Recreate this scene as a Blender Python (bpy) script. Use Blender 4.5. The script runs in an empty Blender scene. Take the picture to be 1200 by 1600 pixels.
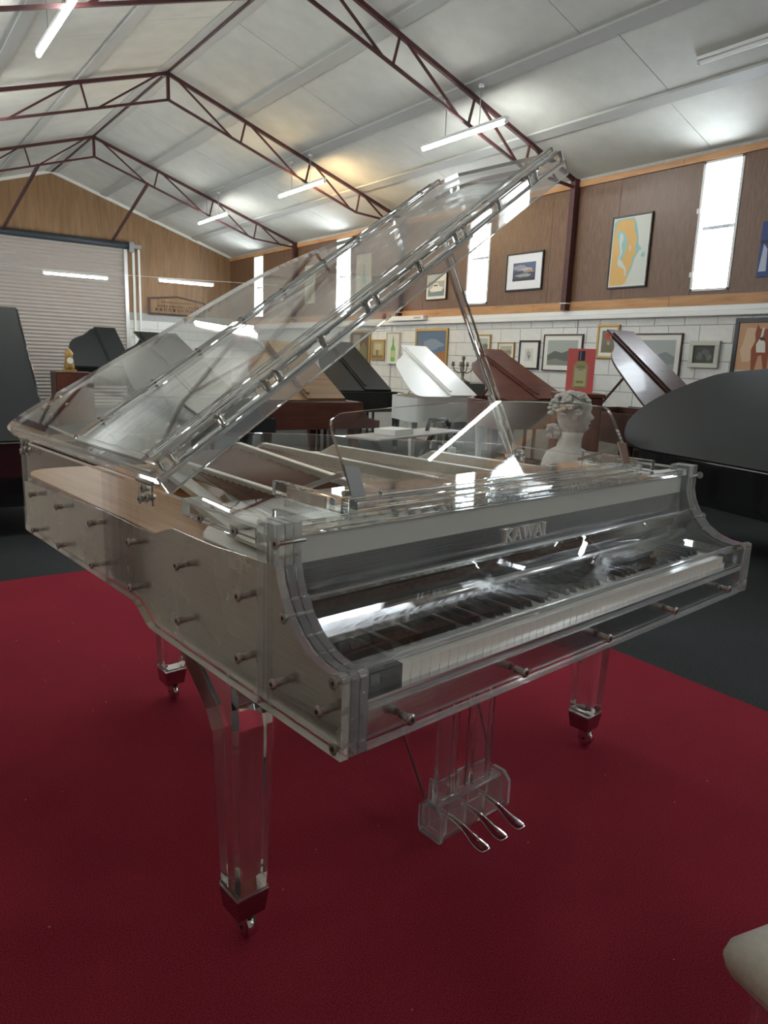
import bpy, bmesh, math, random
from mathutils import Vector, Matrix
random.seed(7)
sc = bpy.context.scene
COL = sc.collection

# ------------------------------------------------------------------ camera
cam_d = bpy.data.cameras.new('camera'); cam = bpy.data.objects.new('camera', cam_d); COL.objects.link(cam)
cam_d.sensor_fit = 'HORIZONTAL'; cam_d.sensor_width = 36.0; cam_d.lens = 1121.8/1200*36.0
cam_d.clip_start = .02; cam_d.clip_end = 200
def _cam():
    y = math.radians(-36.1343); p = math.radians(-11.8576); r = math.radians(2.1435)
    F = Vector((-math.sin(y)*math.cos(p), math.cos(y)*math.cos(p), math.sin(p)))
    R = Vector((math.cos(y), math.sin(y), 0)); U = R.cross(F)
    R2 = R*math.cos(r)+U*math.sin(r); U2 = U*math.cos(r)-R*math.sin(r)
    m = Matrix((R2, U2, -F)).transposed().to_4x4()
    m.translation = Vector((-.5584919, -.8569431, 1.2753338))
    cam.matrix_world = m
_cam()
sc.camera = cam

# ------------------------------------------------------------------ world, exposure
w = bpy.data.worlds.new('overcast_sky'); sc.world = w; w.use_nodes = True
bg = w.node_tree.nodes['Background']; bg.inputs[0].default_value = (.86, .93, 1.0, 1); bg.inputs[1].default_value = 10.0
sc.view_settings.view_transform = 'Standard'; sc.view_settings.look = 'None'
sc.view_settings.exposure = 1.8; sc.view_settings.gamma = 1.0; sc.view_settings.use_curve_mapping = False
TUBE_STRENGTH = 34.0
cy = sc.cycles
cy.max_bounces = 22; cy.diffuse_bounces = 4; cy.glossy_bounces = 8; cy.transmission_bounces = 18
cy.transparent_max_bounces = 40; cy.sample_clamp_indirect = 6.0; cy.blur_glossy = 0.5
cy.use_denoising = True; cy.caustics_reflective = True; cy.caustics_refractive = True
cy.use_adaptive_sampling = True; cy.adaptive_threshold = .015

# ------------------------------------------------------------------ helpers
def _o(name, data, parent=None):
    o = bpy.data.objects.new(name, data); COL.objects.link(o)
    if parent is not None: o.parent = parent
    return o
def tag(o, label=None, cat=None, group=None, kind=None):
    if label: o['label'] = label
    if cat: o['category'] = cat
    if group: o['group'] = group
    if kind: o['kind'] = kind
    return o
def empty(name, loc=(0, 0, 0), rz=0, label=None, cat=None, group=None, kind=None, parent=None):
    o = _o(name, None, parent); o.location = loc; o.rotation_euler = (0, 0, rz); o.empty_display_size = .1
    return tag(o, label, cat, group, kind)

class MB:
    def __init__(s): s.v = []; s.f = []; s.m = []; s.sm = []
    def add(s, vs, fs, mi=0, smooth=False):
        n = len(s.v); s.v += [tuple(v) for v in vs]; s.f += [tuple(i+n for i in f) for f in fs]
        s.m += [mi]*len(fs) if isinstance(mi, int) else list(mi); s.sm += [smooth]*len(fs); return s
    def box(s, x0, x1, y0, y1, z0, z1, mi=0):
        vs = [(x, y, z) for z in (z0, z1) for y in (y0, y1) for x in (x0, x1)]
        return s.add(vs, [(0, 2, 3, 1), (4, 5, 7, 6), (0, 1, 5, 4), (2, 6, 7, 3), (0, 4, 6, 2), (1, 3, 7, 5)], mi)
    def hull8(s, bot, top, mi=0):      # two quads (ccw seen from above)
        return s.add(list(bot)+list(top), [(3, 2, 1, 0), (4, 5, 6, 7), (0, 1, 5, 4), (1, 2, 6, 5), (2, 3, 7, 6), (3, 0, 4, 7)], mi)
    def beam(s, p, q, wd, ht, up=(0, 0, 1), mi=0):
        p = Vector(p); q = Vector(q); d = (q-p).normalized(); u = Vector(up)
        a = d.cross(u)
        if a.length < 1e-4: a = d.cross(Vector((1, 0, 0)))
        a.normalize(); b = a.cross(d).normalized(); a = a*wd/2; b = b*ht/2
        vs = [p-a-b, p+a-b, p+a+b, p-a+b, q-a-b, q+a-b, q+a+b, q-a+b]
        return s.add(vs, [(3, 2, 1, 0), (4, 5, 6, 7), (0, 1, 5, 4), (1, 2, 6, 5), (2, 3, 7, 6), (3, 0, 4, 7)], mi)
    def tube(s, p, q, r, n=10, r2=None, mi=0):
        p = Vector(p); q = Vector(q); d = (q-p).normalized(); r2 = r if r2 is None else r2
        a = d.cross(Vector((0, 0, 1)))
        if a.length < 1e-3: a = Vector((1, 0, 0))
        a.normalize(); b = d.cross(a)
        ring = lambda c, rr: [c+(a*math.cos(2*math.pi*i/n)+b*math.sin(2*math.pi*i/n))*rr for i in range(n)]
        k = len(s.v); s.v += [tuple(v) for v in ring(p, r)+ring(q, r2)]
        for i in range(n):
            j = (i+1) % n; s.f.append((k+i, k+n+i, k+n+j, k+j)); s.m.append(mi); s.sm.append(True)
        s.f.append(tuple(k+i for i in range(n))); s.f.append(tuple(k+n+i for i in reversed(range(n)))); s.m += [mi]*2; s.sm += [False]*2
        return s
    def poly(s, pts, r, n=8, mi=0):
        for a, b in zip(pts[:-1], pts[1:]): s.tube(a, b, r, n, mi=mi)
        return s
    def prism(s, prof, a, b, axis='z', mi=0, mside=None, fn=None):
        """extrude a 2D polygon (given ccw looking down the axis) from a to b; fn maps (u, v, w) to xyz"""
        mside = mi if mside is None else mside
        if fn is None:
            fn = {'z': lambda u, v, w_: (u, v, w_), 'x': lambda u, v, w_: (w_, u, v), 'y': lambda u, v, w_: (v, w_, u)}[axis]
        n = len(prof); vs = [fn(u, v, a) for u, v in prof]+[fn(u, v, b) for u, v in prof]
        fs = [tuple(reversed(range(n))), tuple(range(n, 2*n))]+[(i, (i+1) % n, n+(i+1) % n, n+i) for i in range(n)]
        return s.add(vs, fs, [mi, mi]+[mside]*n)
    def lathe(s, prof, c=(0, 0, 0), n=16, mi=0):
        k = len(s.v); m = len(prof)
        for r, z in prof:
            for i in range(n):
                t = 2*math.pi*i/n; s.v.append((c[0]+r*math.cos(t), c[1]+r*math.sin(t), c[2]+z))
        for j in range(m-1):
            for i in range(n):
                i2 = (i+1) % n
                s.f.append((k+j*n+i, k+j*n+i2, k+(j+1)*n+i2, k+(j+1)*n+i)); s.m.append(mi); s.sm.append(True)
        s.f.append(tuple(k+i for i in reversed(range(n)))); s.f.append(tuple(k+(m-1)*n+i for i in range(n))); s.m += [mi]*2; s.sm += [False]*2
        return s
    def ball(s, c, r, n=10, sx=1, sy=1, sz=1, mi=0):
        prof = [(r*math.sin(math.pi*j/(n//2+2)), -r*math.cos(math.pi*j/(n//2+2))) for j in range(1, n//2+2)]
        k = len(s.v); s.lathe(prof, (0, 0, 0), n, mi)
        for i in range(k, len(s.v)):
            v = s.v[i]; s.v[i] = (c[0]+v[0]*sx, c[1]+v[1]*sy, c[2]+v[2]*sz)
        return s
    def mesh(s, name, mats):
        me = bpy.data.meshes.new(name); me.from_pydata(s.v, [], s.f); me.validate(clean_customdata=False)
        if not isinstance(mats, (list, tuple)): mats = [mats]
        for m in mats: me.materials.append(m)
        if len(me.polygons) == len(s.m):
            me.polygons.foreach_set('material_index', s.m); me.polygons.foreach_set('use_smooth', s.sm)
        bm = bmesh.new(); bm.from_mesh(me); bmesh.ops.recalc_face_normals(bm, faces=bm.faces[:]); bm.to_mesh(me); bm.free()
        me.update(); return me
    def build(s, name, mats, parent=None, bevel=0, seg=2, loc=None, kind=None):
        o = _o(name, s.mesh(name, mats), parent)
        if bevel:
            b = o.modifiers.new('bevel', 'BEVEL'); b.width = bevel; b.segments = seg; b.limit_method = 'ANGLE'; b.angle_limit = math.radians(40)
            b.harden_normals = False
        if loc: o.location = loc
        if kind: o['kind'] = kind
        return o
def inst(name, me, parent, loc=(0, 0, 0), rot=(0, 0, 0), scale=None):
    o = _o(name, me, parent); o.location = loc; o.rotation_euler = rot
    if scale: o.scale = scale
    return o
def crom(pts, k=6, closed=False):
    out = []; n = len(pts)
    for i in range(n if closed else n-1):
        g = lambda j: Vector(pts[j % n]) if closed else Vector(pts[max(0, min(n-1, j))])
        p0, p1, p2, p3 = g(i-1), g(i), g(i+1), g(i+2)
        for j in range(k):
            t = j/k
            out.append(tuple(.5*((2*p1)+(-p0+p2)*t+(2*p0-5*p1+4*p2-p3)*t*t+(-p0+3*p1-3*p2+p3)*t**3)))
    if not closed: out.append(tuple(pts[-1]))
    return out
def inset(poly, d):
    """inset a ccw polygon by d"""
    n = len(poly); out = []
    for i in range(n):
        a = Vector(poly[i-1]); b = Vector(poly[i]); c = Vector(poly[(i+1) % n])
        e1 = (b-a).normalized(); e2 = (c-b).normalized()
        n1 = Vector((-e1.y, e1.x)); n2 = Vector((-e2.y, e2.x)); m = (n1+n2)
        m = m/max(.35, m.length_squared)*2 if m.length > 1e-6 else n1
        out.append((b.x+m.x*d, b.y+m.y*d))
    return out

# ------------------------------------------------------------------ materials
def mat(name):
    m = bpy.data.materials.new(name); m.use_nodes = True; nt = m.node_tree
    return m, nt, nt.nodes['Principled BSDF'], nt.links
def simple(name, col, rough=.5, metal=0, spec=None, coat=0):
    m, nt, b, L = mat(name); b.inputs['Base Color'].default_value = (*col, 1); b.inputs['Roughness'].default_value = rough
    b.inputs['Metallic'].default_value = metal
    if spec is not None: b.inputs['Specular IOR Level'].default_value = spec
    if coat: b.inputs['Coat Weight'].default_value = coat; b.inputs['Coat Roughness'].default_value = .04
    return m
def tex(nt, L, scale=(1, 1, 1), noise=5, detail=4, rough=.6, coord='Object', kind='ShaderNodeTexNoise', dist=0):
    tc = nt.nodes.new('ShaderNodeTexCoord'); mp = nt.nodes.new('ShaderNodeMapping'); mp.inputs['Scale'].default_value = scale
    n = nt.nodes.new(kind); n.inputs['Scale'].default_value = noise
    if 'Detail' in n.inputs: n.inputs['Detail'].default_value = detail
    if 'Roughness' in n.inputs: n.inputs['Roughness'].default_value = rough
    if 'Distortion' in n.inputs: n.inputs['Distortion'].default_value = dist
    L.new(tc.outputs[coord], mp.inputs[0]); L.new(mp.outputs[0], n.inputs['Vector']); return n
def ramp(nt, L, src, stops):
    r = nt.nodes.new('ShaderNodeValToRGB'); e = r.color_ramp.elements
    while len(e) > 1: e.remove(e[-1])
    e[0].position = stops[0][0]; e[0].color = (*stops[0][1], 1)
    for p, c in stops[1:]:
        x = e.new(p); x.color = (*c, 1)
    L.new(src, r.inputs[0]); return r
def bump(nt, L, src, b, strength=.2, dist=.002):
    n = nt.nodes.new('ShaderNodeBump'); n.inputs['Strength'].default_value = strength; n.inputs['Distance'].default_value = dist
    L.new(src, n.inputs['Height']); L.new(n.outputs[0], b.inputs['Normal']); return n
def noisy(name, stops, scale=(1, 1, 1), noise=5, rough=.6, bs=0, bd=.002, detail=4, metal=0, dist=0, coat=0, spec=None):
    m, nt, b, L = mat(name); n = tex(nt, L, scale, noise, detail, dist=dist)
    r = ramp(nt, L, n.outputs[0], stops); L.new(r.outputs[0], b.inputs['Base Color'])
    b.inputs['Roughness'].default_value = rough; b.inputs['Metallic'].default_value = metal
    if coat: b.inputs['Coat Weight'].default_value = coat; b.inputs['Coat Roughness'].default_value = .05
    if spec is not None: b.inputs['Specular IOR Level'].default_value = spec
    if bs: bump(nt, L, n.outputs[0], b, bs, bd)
    return m
def clear_panel(name, tint=(.985, .992, .99), rough=0.0, haze=0.0):
    """thin clear sheet: see-through with a Fresnel reflection (IOR 1.49) on each face"""
    m = bpy.data.materials.new(name); m.use_nodes = True; nt = m.node_tree; L = nt.links; nt.nodes.clear()
    out = nt.nodes.new('ShaderNodeOutputMaterial'); tr = nt.nodes.new('ShaderNodeBsdfTransparent'); tr.inputs[0].default_value = (*tint, 1)
    gl = nt.nodes.new('ShaderNodeBsdfGlossy'); gl.inputs['Roughness'].default_value = rough; gl.inputs[0].default_value = (1, 1, 1, 1)
    ge = nt.nodes.new('ShaderNodeNewGeometry'); mr = nt.nodes.new('ShaderNodeMapRange')
    mr.inputs['To Min'].default_value = 1.49; mr.inputs['To Max'].default_value = 1/1.49
    L.new(ge.outputs['Backfacing'], mr.inputs['Value'])
    fr = nt.nodes.new('ShaderNodeFresnel'); L.new(mr.outputs[0], fr.inputs['IOR'])
    mx = nt.nodes.new('ShaderNodeMixShader'); L.new(fr.outputs[0], mx.inputs[0]); L.new(tr.outputs[0], mx.inputs[1]); L.new(gl.outputs[0], mx.inputs[2])
    last = mx
    if haze:
        df = nt.nodes.new('ShaderNodeBsdfDiffuse'); df.inputs[0].default_value = (.85, .88, .9, 1)
        m2 = nt.nodes.new('ShaderNodeMixShader'); m2.inputs[0].default_value = haze
        L.new(mx.outputs[0], m2.inputs[1]); L.new(df.outputs[0], m2.inputs[2]); last = m2
    L.new(last.outputs[0], out.inputs[0]); return m
def glass(name, col=(.99, 1, 1), rough=0.0, edge=0.0):
    m = bpy.data.materials.new(name); m.use_nodes = True; nt = m.node_tree; L = nt.links; nt.nodes.clear()
    out = nt.nodes.new('ShaderNodeOutputMaterial'); g = nt.nodes.new('ShaderNodeBsdfGlass'); g.inputs['IOR'].default_value = 1.49
    g.inputs[0].default_value = (*col, 1); g.inputs['Roughness'].default_value = rough
    if edge:
        df = nt.nodes.new('ShaderNodeBsdfDiffuse'); df.inputs[0].default_value = (.93, .97, 1, 1)  # white diffuse share stands in for bright internal reflections
        mx = nt.nodes.new('ShaderNodeMixShader'); mx.inputs[0].default_value = edge
        L.new(g.outputs[0], mx.inputs[1]); L.new(df.outputs[0], mx.inputs[2]); L.new(mx.outputs[0], out.inputs[0])
    else: L.new(g.outputs[0], out.inputs[0])
    return m
M = {}
M['panel'] = clear_panel('clear_acrylic_sheet')
M['lidpanel'] = clear_panel('clear_acrylic_lid_sheet', haze=.008)
M['edge'] = glass('whitened_acrylic_edge', edge=.2)
M['block'] = glass('clear_acrylic_block', edge=.025)
M['rod'] = glass('clear_acrylic_rod', edge=.06)
M['slab'] = glass('whitened_acrylic_slab', edge=.10)
def brushed(name, col, axis, rough=.3, bs=.12, aniso=0):
    m, nt, b, L = mat(name); s = [60, 60, 60]; s[axis] = 1.2
    n = tex(nt, L, tuple(s), 6, 3); b.inputs['Metallic'].default_value = 1; b.inputs['Anisotropic'].default_value = aniso
    r = ramp(nt, L, n.outputs[0], [(.3, tuple(c*.86 for c in col)), (.7, col)]); L.new(r.outputs[0], b.inputs['Base Color'])
    n2 = tex(nt, L, (1, 1, 1), 3.5, 4); r2 = ramp(nt, L, n2.outputs[0], [(.35, (rough*.8,)*3), (.7, (rough*1.25,)*3)])
    L.new(r2.outputs[0], b.inputs['Roughness']); bump(nt, L, n.outputs[0], b, bs, .0006); return m
M['alu_y'] = brushed('brushed_aluminium_side', (.74, .715, .68), 1, .27)
M['alu_x'] = brushed('brushed_aluminium_front', (.70, .70, .71), 0, .22)
M['chrome'] = simple('polished_chrome', (.78, .78, .78), .07, 1)
M['shoe'] = simple('dark_polished_shoe', (.42, .40, .40), .10, 1)
M['screw'] = simple('stainless_screw', (.50, .48, .45), .28, 1)
M['dark'] = simple('dark_recess', (.02, .02, .02), .6)
M['plate'] = noisy('silver_white_cast_plate', [(.3, (.64, .65, .60)), (.7, (.74, .75, .70))], (1, 1, 1), 60, .42, .08, .0008)
M['whitepanel'] = simple('satin_white_panel', (.68, .72, .68), .3)
M['spruce'] = noisy('spruce_soundboard', [(.25, (.40, .19, .06)), (.55, (.56, .29, .105)), (.8, (.66, .38, .16))], (30, .8, 1), 3.0, .32, .03, .0005, detail=6, dist=.4, spec=.2)
M['copper'] = simple('copper_wound_string', (.13, .058, .03), .5, .55)
M['steel'] = simple('steel_string', (.62, .60, .57), .25, 1)
M['felt'] = noisy('red_brown_felt', [(.4, (.09, .038, .028)), (.6, (.14, .062, .046))], (1, 1, 1), 80, .95)
M['white_key'] = simple('white_key_top', (.92, .91, .85), .22, coat=.3)
M['black_key'] = simple('black_key_top', (.016, .018, .021), .45, spec=.15)
M['tuning'] = simple('tuning_pin_steel', (.35, .35, .36), .35, 1)

M['ceil'] = noisy('white_roof_lining_board', [(.35, (.52, .52, .475)), (.65, (.58, .58, .53))], (1, 1, 1), 3, .75, .05, .002, 8)
M['strip'] = simple('painted_purlin_strip', (.41, .41, .385), .6)
M['groove'] = simple('panel_gap_shadow', (.10, .10, .09), .8)
M['truss'] = noisy('dark_red_oxide_steel', [(.3, (.045, .012, .013)), (.7, (.085, .020, .020))], (1, 1, 1), 8, .55)
M['ply'] = noisy('varnished_plywood', [(.2, (.060, .027, .013)), (.42, (.125, .060, .030)), (.60, (.165, .084, .043)), (.85, (.25, .14, .078))], (20, 20, 2.2), 2.4, .42, .04, .001, 10, dist=.6)
M['ply_gable'] = noisy('golden_plywood', [(.2, (.15, .078, .033)), (.5, (.245, .135, .06)), (.8, (.32, .19, .092))], (5, 5, .5), 2.0, .5, .04, .001, 8, dist=1.0)
M['timber'] = noisy('orange_pine_rail', [(.25, (.30, .13, .045)), (.5, (.46, .23, .09)), (.8, (.55, .30, .13))], (3, .7, 6), 3, .5, .03, .001, 6)
M['block_w'] = noisy('white_painted_block', [(.3, (.66, .66, .63)), (.7, (.73, .73, .70))], (1, 1, 1), 14, .7, .2, .002, 8)
M['mortar'] = noisy('white_painted_mortar', [(.3, (.33, .33, .31)), (.7, (.42, .42, .40))], (1, 1, 1), 20, .85, .4, .004)
M['cream_wall'] = simple('cream_wall_paint', (.46, .40, .33), .7)
M['white'] = simple('white_gloss_paint', (.74, .74, .72), .35)
M['grey_pvc'] = simple('grey_window_bar', (.33, .34, .36), .5)
def carpet(name, c1, c2, rib=True, sc_=300):
    m, nt, b, L = mat(name); n = tex(nt, L, (1, 1, 1), sc_, 2); n2 = tex(nt, L, (1, 1, 1), 1.3, 5)
    r = ramp(nt, L, n.outputs[0], [(.3, c1), (.7, c2)])
    r2 = ramp(nt, L, n2.outputs[0], [(.3, (.82, .82, .82)), (.7, (1.12, 1.1, 1.1))])
    mx = nt.nodes.new('ShaderNodeMix'); mx.data_type = 'RGBA'; mx.blend_type = 'MULTIPLY'; mx.inputs[0].default_value = 1
    L.new(r.outputs[0], mx.inputs[6]); L.new(r2.outputs[0], mx.inputs[7]); L.new(mx.outputs[2], b.inputs['Base Color'])
    b.inputs['Roughness'].default_value = .97; b.inputs['Specular IOR Level'].default_value = .12
    try: b.inputs['Sheen Weight'].default_value = .35; b.inputs['Sheen Roughness'].default_value = .5; b.inputs['Sheen Tint'].default_value = (*c2, 1)
    except Exception: pass
    if rib:
        wv = tex(nt, L, (1, 1, 1), 260, 1, kind='ShaderNodeTexWave', dist=2.0); wv.bands_direction = 'DIAGONAL'
        ad = nt.nodes.new('ShaderNodeMath'); ad.operation = 'ADD'; L.new(wv.outputs[1], ad.inputs[0]); L.new(n.outputs[0], ad.inputs[1])
        bump(nt, L, ad.outputs[0], b, .55, .003)
    else: bump(nt, L, n.outputs[0], b, .5, .003)
    return m
M['red'] = carpet('crimson_ribbed_carpet', (.13, .008, .020), (.48, .040, .070))
M['grey'] = carpet('charcoal_carpet', (.012, .014, .015), (.055, .060, .062), False, 160)
M['black'] = simple('black_piano_lacquer', (.010, .010, .011), .12, coat=.5)
M['satin'] = simple('satin_black_lacquer', (.012, .014, .014), .5, spec=.28)
M['brown'] = noisy('dark_mahogany', [(.3, (.035, .013, .010)), (.7, (.075, .028, .020))], (3, .5, 3), 5, .45, coat=.06, spec=.3)
M['mahog'] = noisy('red_mahogany', [(.3, (.07, .020, .013)), (.7, (.13, .042, .026))], (3, .5, 3), 4, .42, coat=.08, spec=.3)
M['walnut'] = noisy('striped_walnut', [(.3, (.10, .048, .02)), (.6, (.19, .10, .043)), (.8, (.24, .14, .068))], (14, .5, 3), 3, .35, coat=.3, dist=.5)
M['ivory'] = simple('white_piano_lacquer', (.72, .73, .70), .4)
M['cream'] = noisy('cream_leatherette', [(.3, (.60, .57, .50)), (.7, (.68, .65, .58))], (1, 1, 1), 90, .5, .1, .0006)
M['gold'] = simple('gilt_frame', (.42, .27, .09), .4, .6)
M['darkwood'] = simple('dark_frame_wood', (.05, .025, .015), .4)
M['blackframe'] = simple('black_frame', (.012, .012, .014), .35)
M['silverframe'] = simple('silver_frame', (.42, .42, .36), .45, .3)
M['mount'] = simple('picture_mount_card', (.72, .71, .65), .7)
M['plaster'] = noisy('weathered_plaster', [(.3, (.40, .39, .35)), (.7, (.56, .55, .50))], (1, 1, 1), 30, .7, .3, .003)
M['shutter'] = simple('beige_galvanised_slat', (.38, .34, .305), .5)
M['gold_plate'] = simple('gold_cast_plate', (.42, .28, .11), .4, .6)
m, nt, b, L = mat('fluorescent_tube'); b.inputs['Emission Color'].default_value = (.96, 1, .97, 1); b.inputs['Emission Strength'].default_value = TUBE_STRENGTH
b.inputs['Base Color'].default_value = (.9, .9, .9, 1); M['tube'] = m
m, nt, b, L = mat('warm_fluorescent_tube'); b.inputs['Emission Color'].default_value = (1, .72, .36, 1); b.inputs['Emission Strength'].default_value = TUBE_STRENGTH*1.7
b.inputs['Base Color'].default_value = (.9, .9, .9, 1); M['tube_warm'] = m
# ================================================================== the hall
XR, XL, YB, YF, ZF, RX, RZ, SL = 8.3, -.96, 19.1, -7.0, -.2, 3.67, 5.5, .324
def roof(x): return RZ-SL*abs(x-RX)
_cm = {}
def flat(c):
    if c not in _cm: _cm[c] = simple('print_ink_%02x%02x%02x' % tuple(int(255*v) for v in c), c, .6)
    return _cm[c]
S = dict(kind='structure')
fl = tag(MB().box(XL, XR, YF, YB, ZF-.1, ZF).build('floor', M['grey']), **S)
# stage that carries the red carpet
st = tag(MB().box(-.93, 2.34, -3.4, 3.49, ZF+.001, -.012).build('floor_stage', M['grey'], bevel=.006), **S)
rug = MB().box(-.60, 2.19, -3.3, 3.47, -.0115, 0).build('carpet', M['red'], bevel=.004)
tag(rug, 'large crimson ribbed carpet laid under the clear grand piano', 'carpet')
# walls -------------------------------------------------------------
WINR = [(-4.4, -3.85), (-.1, .44), (4.2, 4.73), (8.5, 9.05), (12.8, 13.4), (17.0, 17.55)]
WZ0, WZ1 = 2.30, 3.86
def side_wall(name, xi, s, ztop):
    """s=+1: interior at x<xi"""
    a, b = (xi, xi+.16) if s > 0 else (xi-.16, xi)
    m = MB().box(a, b, YF, YB, ZF, WZ0).box(a, b, YF, YB, min(WZ1, ztop-.1), ztop)
    y = YF
    for (p, q) in (WINR if s > 0 else WINR[2:]):
        m.box(a, b, y, p, WZ0, min(WZ1, ztop-.1)); y = q
    m.box(a, b, y, YB, WZ0, min(WZ1, ztop-.1))
    return tag(m.build(name, M['mortar'] if s > 0 else M['cream_wall']), **S)
wr = side_wall('wall_right', XR, 1, 4.02)
wl = side_wall('wall_left', XL, -1, 4.02)
blk = {}
def blocks(parent, axis, fixed, sgn, a0, a1, z0s, shift):
    for ci, z in enumerate(z0s):
        off = shift+(.225 if ci % 2 else 0)
        k = math.floor((a0-off)/.45); y = off+k*.45
        while y < a1:
            p, q = max(y+.005, a0), min(y+.445, a1); y += .45
            if q-p < .05: continue
            key = (round(q-p, 2), axis, sgn)
            if key not in blk:
                h = (q-p)/2
                b = MB().box(-.008, 0, -h, h, .005, .221) if axis == 'x' else MB().box(-h, h, -.008, 0, .005, .221)
                blk[key] = b.mesh('brick', M['block_w'])
            inst('brick', blk[key], parent, (fixed, (p+q)/2, z) if axis == 'x' else ((p+q)/2, fixed, z))
blocks(wr, 'x', XR, 1, 3.0, YB, [.512+.228*k for k in range(7)], 5.645)
# plywood sheets on the right wall
def ply_run(parent, y0, y1, z0, z1, mt):
    y = y0
    while y < y1-.02:
        q = min(y+1.22, y1)
        if y1-q < .12: q = y1
        MB().box(XR-.009, XR-.001, y+.003, q-.003, z0, z1).build('plywood_sheet', mt, parent); y = q
prev = YF
for (p, q) in WINR+[(YB, YB)]:
    ply_run(wr, prev, p, 2.26, 3.93, M['ply']); prev = q
for (p, q) in WINR:
    MB().box(XR-.008, XR-.001, p, q, 2.26, WZ0).build('plywood_strip', M['ply'], wr)
y = YF
while y < YB:     # the pine rails
    q = min(y+2.4, YB)
    MB().box(XR-.035, XR-.001, y, q-.003, 2.12, 2.25).build('timber_rail', M['timber'], wr, bevel=.003)
    MB().box(XR-.04, XR-.001, y, q-.003, 3.865, 3.95).build('timber_rail', M['timber'], wr, bevel=.003); y = q
tag(MB().box(XR-.085, XR-.009, YF, YB, 1.985, 2.05).box(XR-.05, XR-.009, YF, YB, 2.05, 2.118).build('trim_1', M['white'], bevel=.012, seg=3), **S)
# windows
for i, (p, q) in enumerate(WINR):
    wn = empty('window_%d' % (i+1), (XR, (p+q)/2, WZ0), kind='structure'); h = (q-p)/2; H = WZ1-WZ0
    f = MB()
    for y0, y1 in ((-h, -h+.035), (h-.035, h)): f.box(-.02, .15, y0, y1, 0, H)
    f.box(-.02, .15, -h, h, 0, .03); f.box(-.02, .15, -h, h, H-.03, H)
    f.build('window_frame', M['white'], wn, bevel=.003)
    MB().box(.07, .12, -h+.035, h-.035, .755, .80).build('window_bar', M['grey_pvc'], wn)
    for z0, z1 in ((.03, .755), (.80, H-.03)):
        MB().box(.09, .096, -h+.035, h-.035, z0, z1).build('pane', M['panel'], wn)
    MB().box(-.03, -.01, h-.03, h+.02, .95, 1.01).box(-.03, -.01, h-.03, h+.02, .18, .24).build('hinge', M['white'], wn)
    lt = bpy.data.lights.new('daylight_portal', 'AREA'); lt.shape = 'RECTANGLE'; lt.size = H; lt.size_y = q-p; lt.cycles.is_portal = True
    lo = _o('daylight_portal', lt); lo.location = (XR+.19, (p+q)/2, (WZ0+WZ1)/2); lo.rotation_euler = (0, math.radians(90), 0)
    if p < 4: continue
    lt2 = bpy.data.lights.new('daylight_portal', 'AREA'); lt2.shape = 'RECTANGLE'; lt2.size = H; lt2.size_y = q-p; lt2.cycles.is_portal = True
    lo2 = _o('daylight_portal', lt2); lo2.location = (XL-.19, (p+q)/2, (WZ0+WZ1)/2); lo2.rotation_euler = (0, math.radians(-90), 0)
for i, (p, q) in enumerate(WINR):
    if p < 4: continue
    wn = empty('window_%d' % (i+11), (XL, (p+q)/2, WZ0), kind='structure'); h = (q-p)/2; H = WZ1-WZ0
    MB().box(-.1, .02, -h, -h+.035, 0, H).box(-.1, .02, h-.035, h, 0, H).box(-.1, .02, -h, h, 0, .03).build('window_frame', M['white'], wn)
    MB().box(-.06, -.054, -h+.035, h-.035, .03, H).build('pane', M['panel'], wn)
prev = YF
for (p, q) in WINR+[(YB, YB)]:
    y = prev
    while y < p-.02:
        e = min(y+1.22, p)
        MB().box(XL+.001, XL+.009, y+.003, e-.003, WZ0-.04, 3.93).build('plywood_sheet', M['ply_gable'], wl); y = e
    prev = q
# gable wall with the roller door -----------------------------------
DX0, DX1, DZ = 1.75, 5.40, 3.90
def gable(name, y0, y1, door):
    m = MB(); fn = lambda u, v, w_: (u, w_, v)
    if door:
        m.prism([(XL, ZF), (XL, roof(XL)), (RX, RZ), (XR, roof(XR)), (XR, ZF), (DX1, ZF), (DX1, DZ), (DX0, DZ), (DX0, ZF)][::-1], y0, y1, 'y', fn=fn)
    else: m.prism([(XL, ZF), (XL, roof(XL)), (RX, RZ), (XR, roof(XR)), (XR, ZF)][::-1], y0, y1, 'y', fn=fn)
    return tag(m.build(name, M['mortar']), **S)
wb = gable('wall_back', YB, YB+.2, True)
wf = gable('wall_front', YF-.2, YF, False)
blocks(wb, 'y', YB, 1, DX1+.02, XR, [1.196+.228*k for k in range(4)], 5.5)
x = XL
while x < XR-.02:
    q = min(x+1.22, XR); zb_ = 2.30
    def pan(x0, x1, z0):
        z1a, z1b = roof(x0), roof(x1)
        pts = [(x0+.003, z0), (x1-.003, z0), (x1-.003, z1b-.01)]
        if x0 < RX < x1: pts.append((RX, RZ-.01))
        pts.append((x0+.003, z1a-.01))
        MB().prism(pts, YB-.009, YB-.001, fn=lambda u, v, w_: (u, w_, v)).build('plywood_sheet', M['ply_gable'], wb)
    if q <= DX0 or x >= DX1: pan(x, q, zb_)
    elif x >= DX0 and q <= DX1: pan(x, q, DZ+.02)
    else:
        e = DX0 if x < DX0 else DX1
        if x < DX0: pan(x, e, zb_); pan(e, q, DZ+.02)
        else: pan(x, e, DZ+.02); pan(e, q, zb_)
    x = q
t = MB()
for a, b_ in ((RX, XR), (RX, XL)): t.beam((a, YB-.03, roof(a)-.035), (b_, YB-.03, roof(b_)-.035), .05, .07)
tag(t.build('trim_2', M['mount']), **S)
dr = empty('door_1', ((DX0+DX1)/2, YB-.02, ZF), kind='structure'); hw = (DX1-DX0)/2
prof = []; nz = 46; zt = DZ-ZF
m_ = MB()
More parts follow.
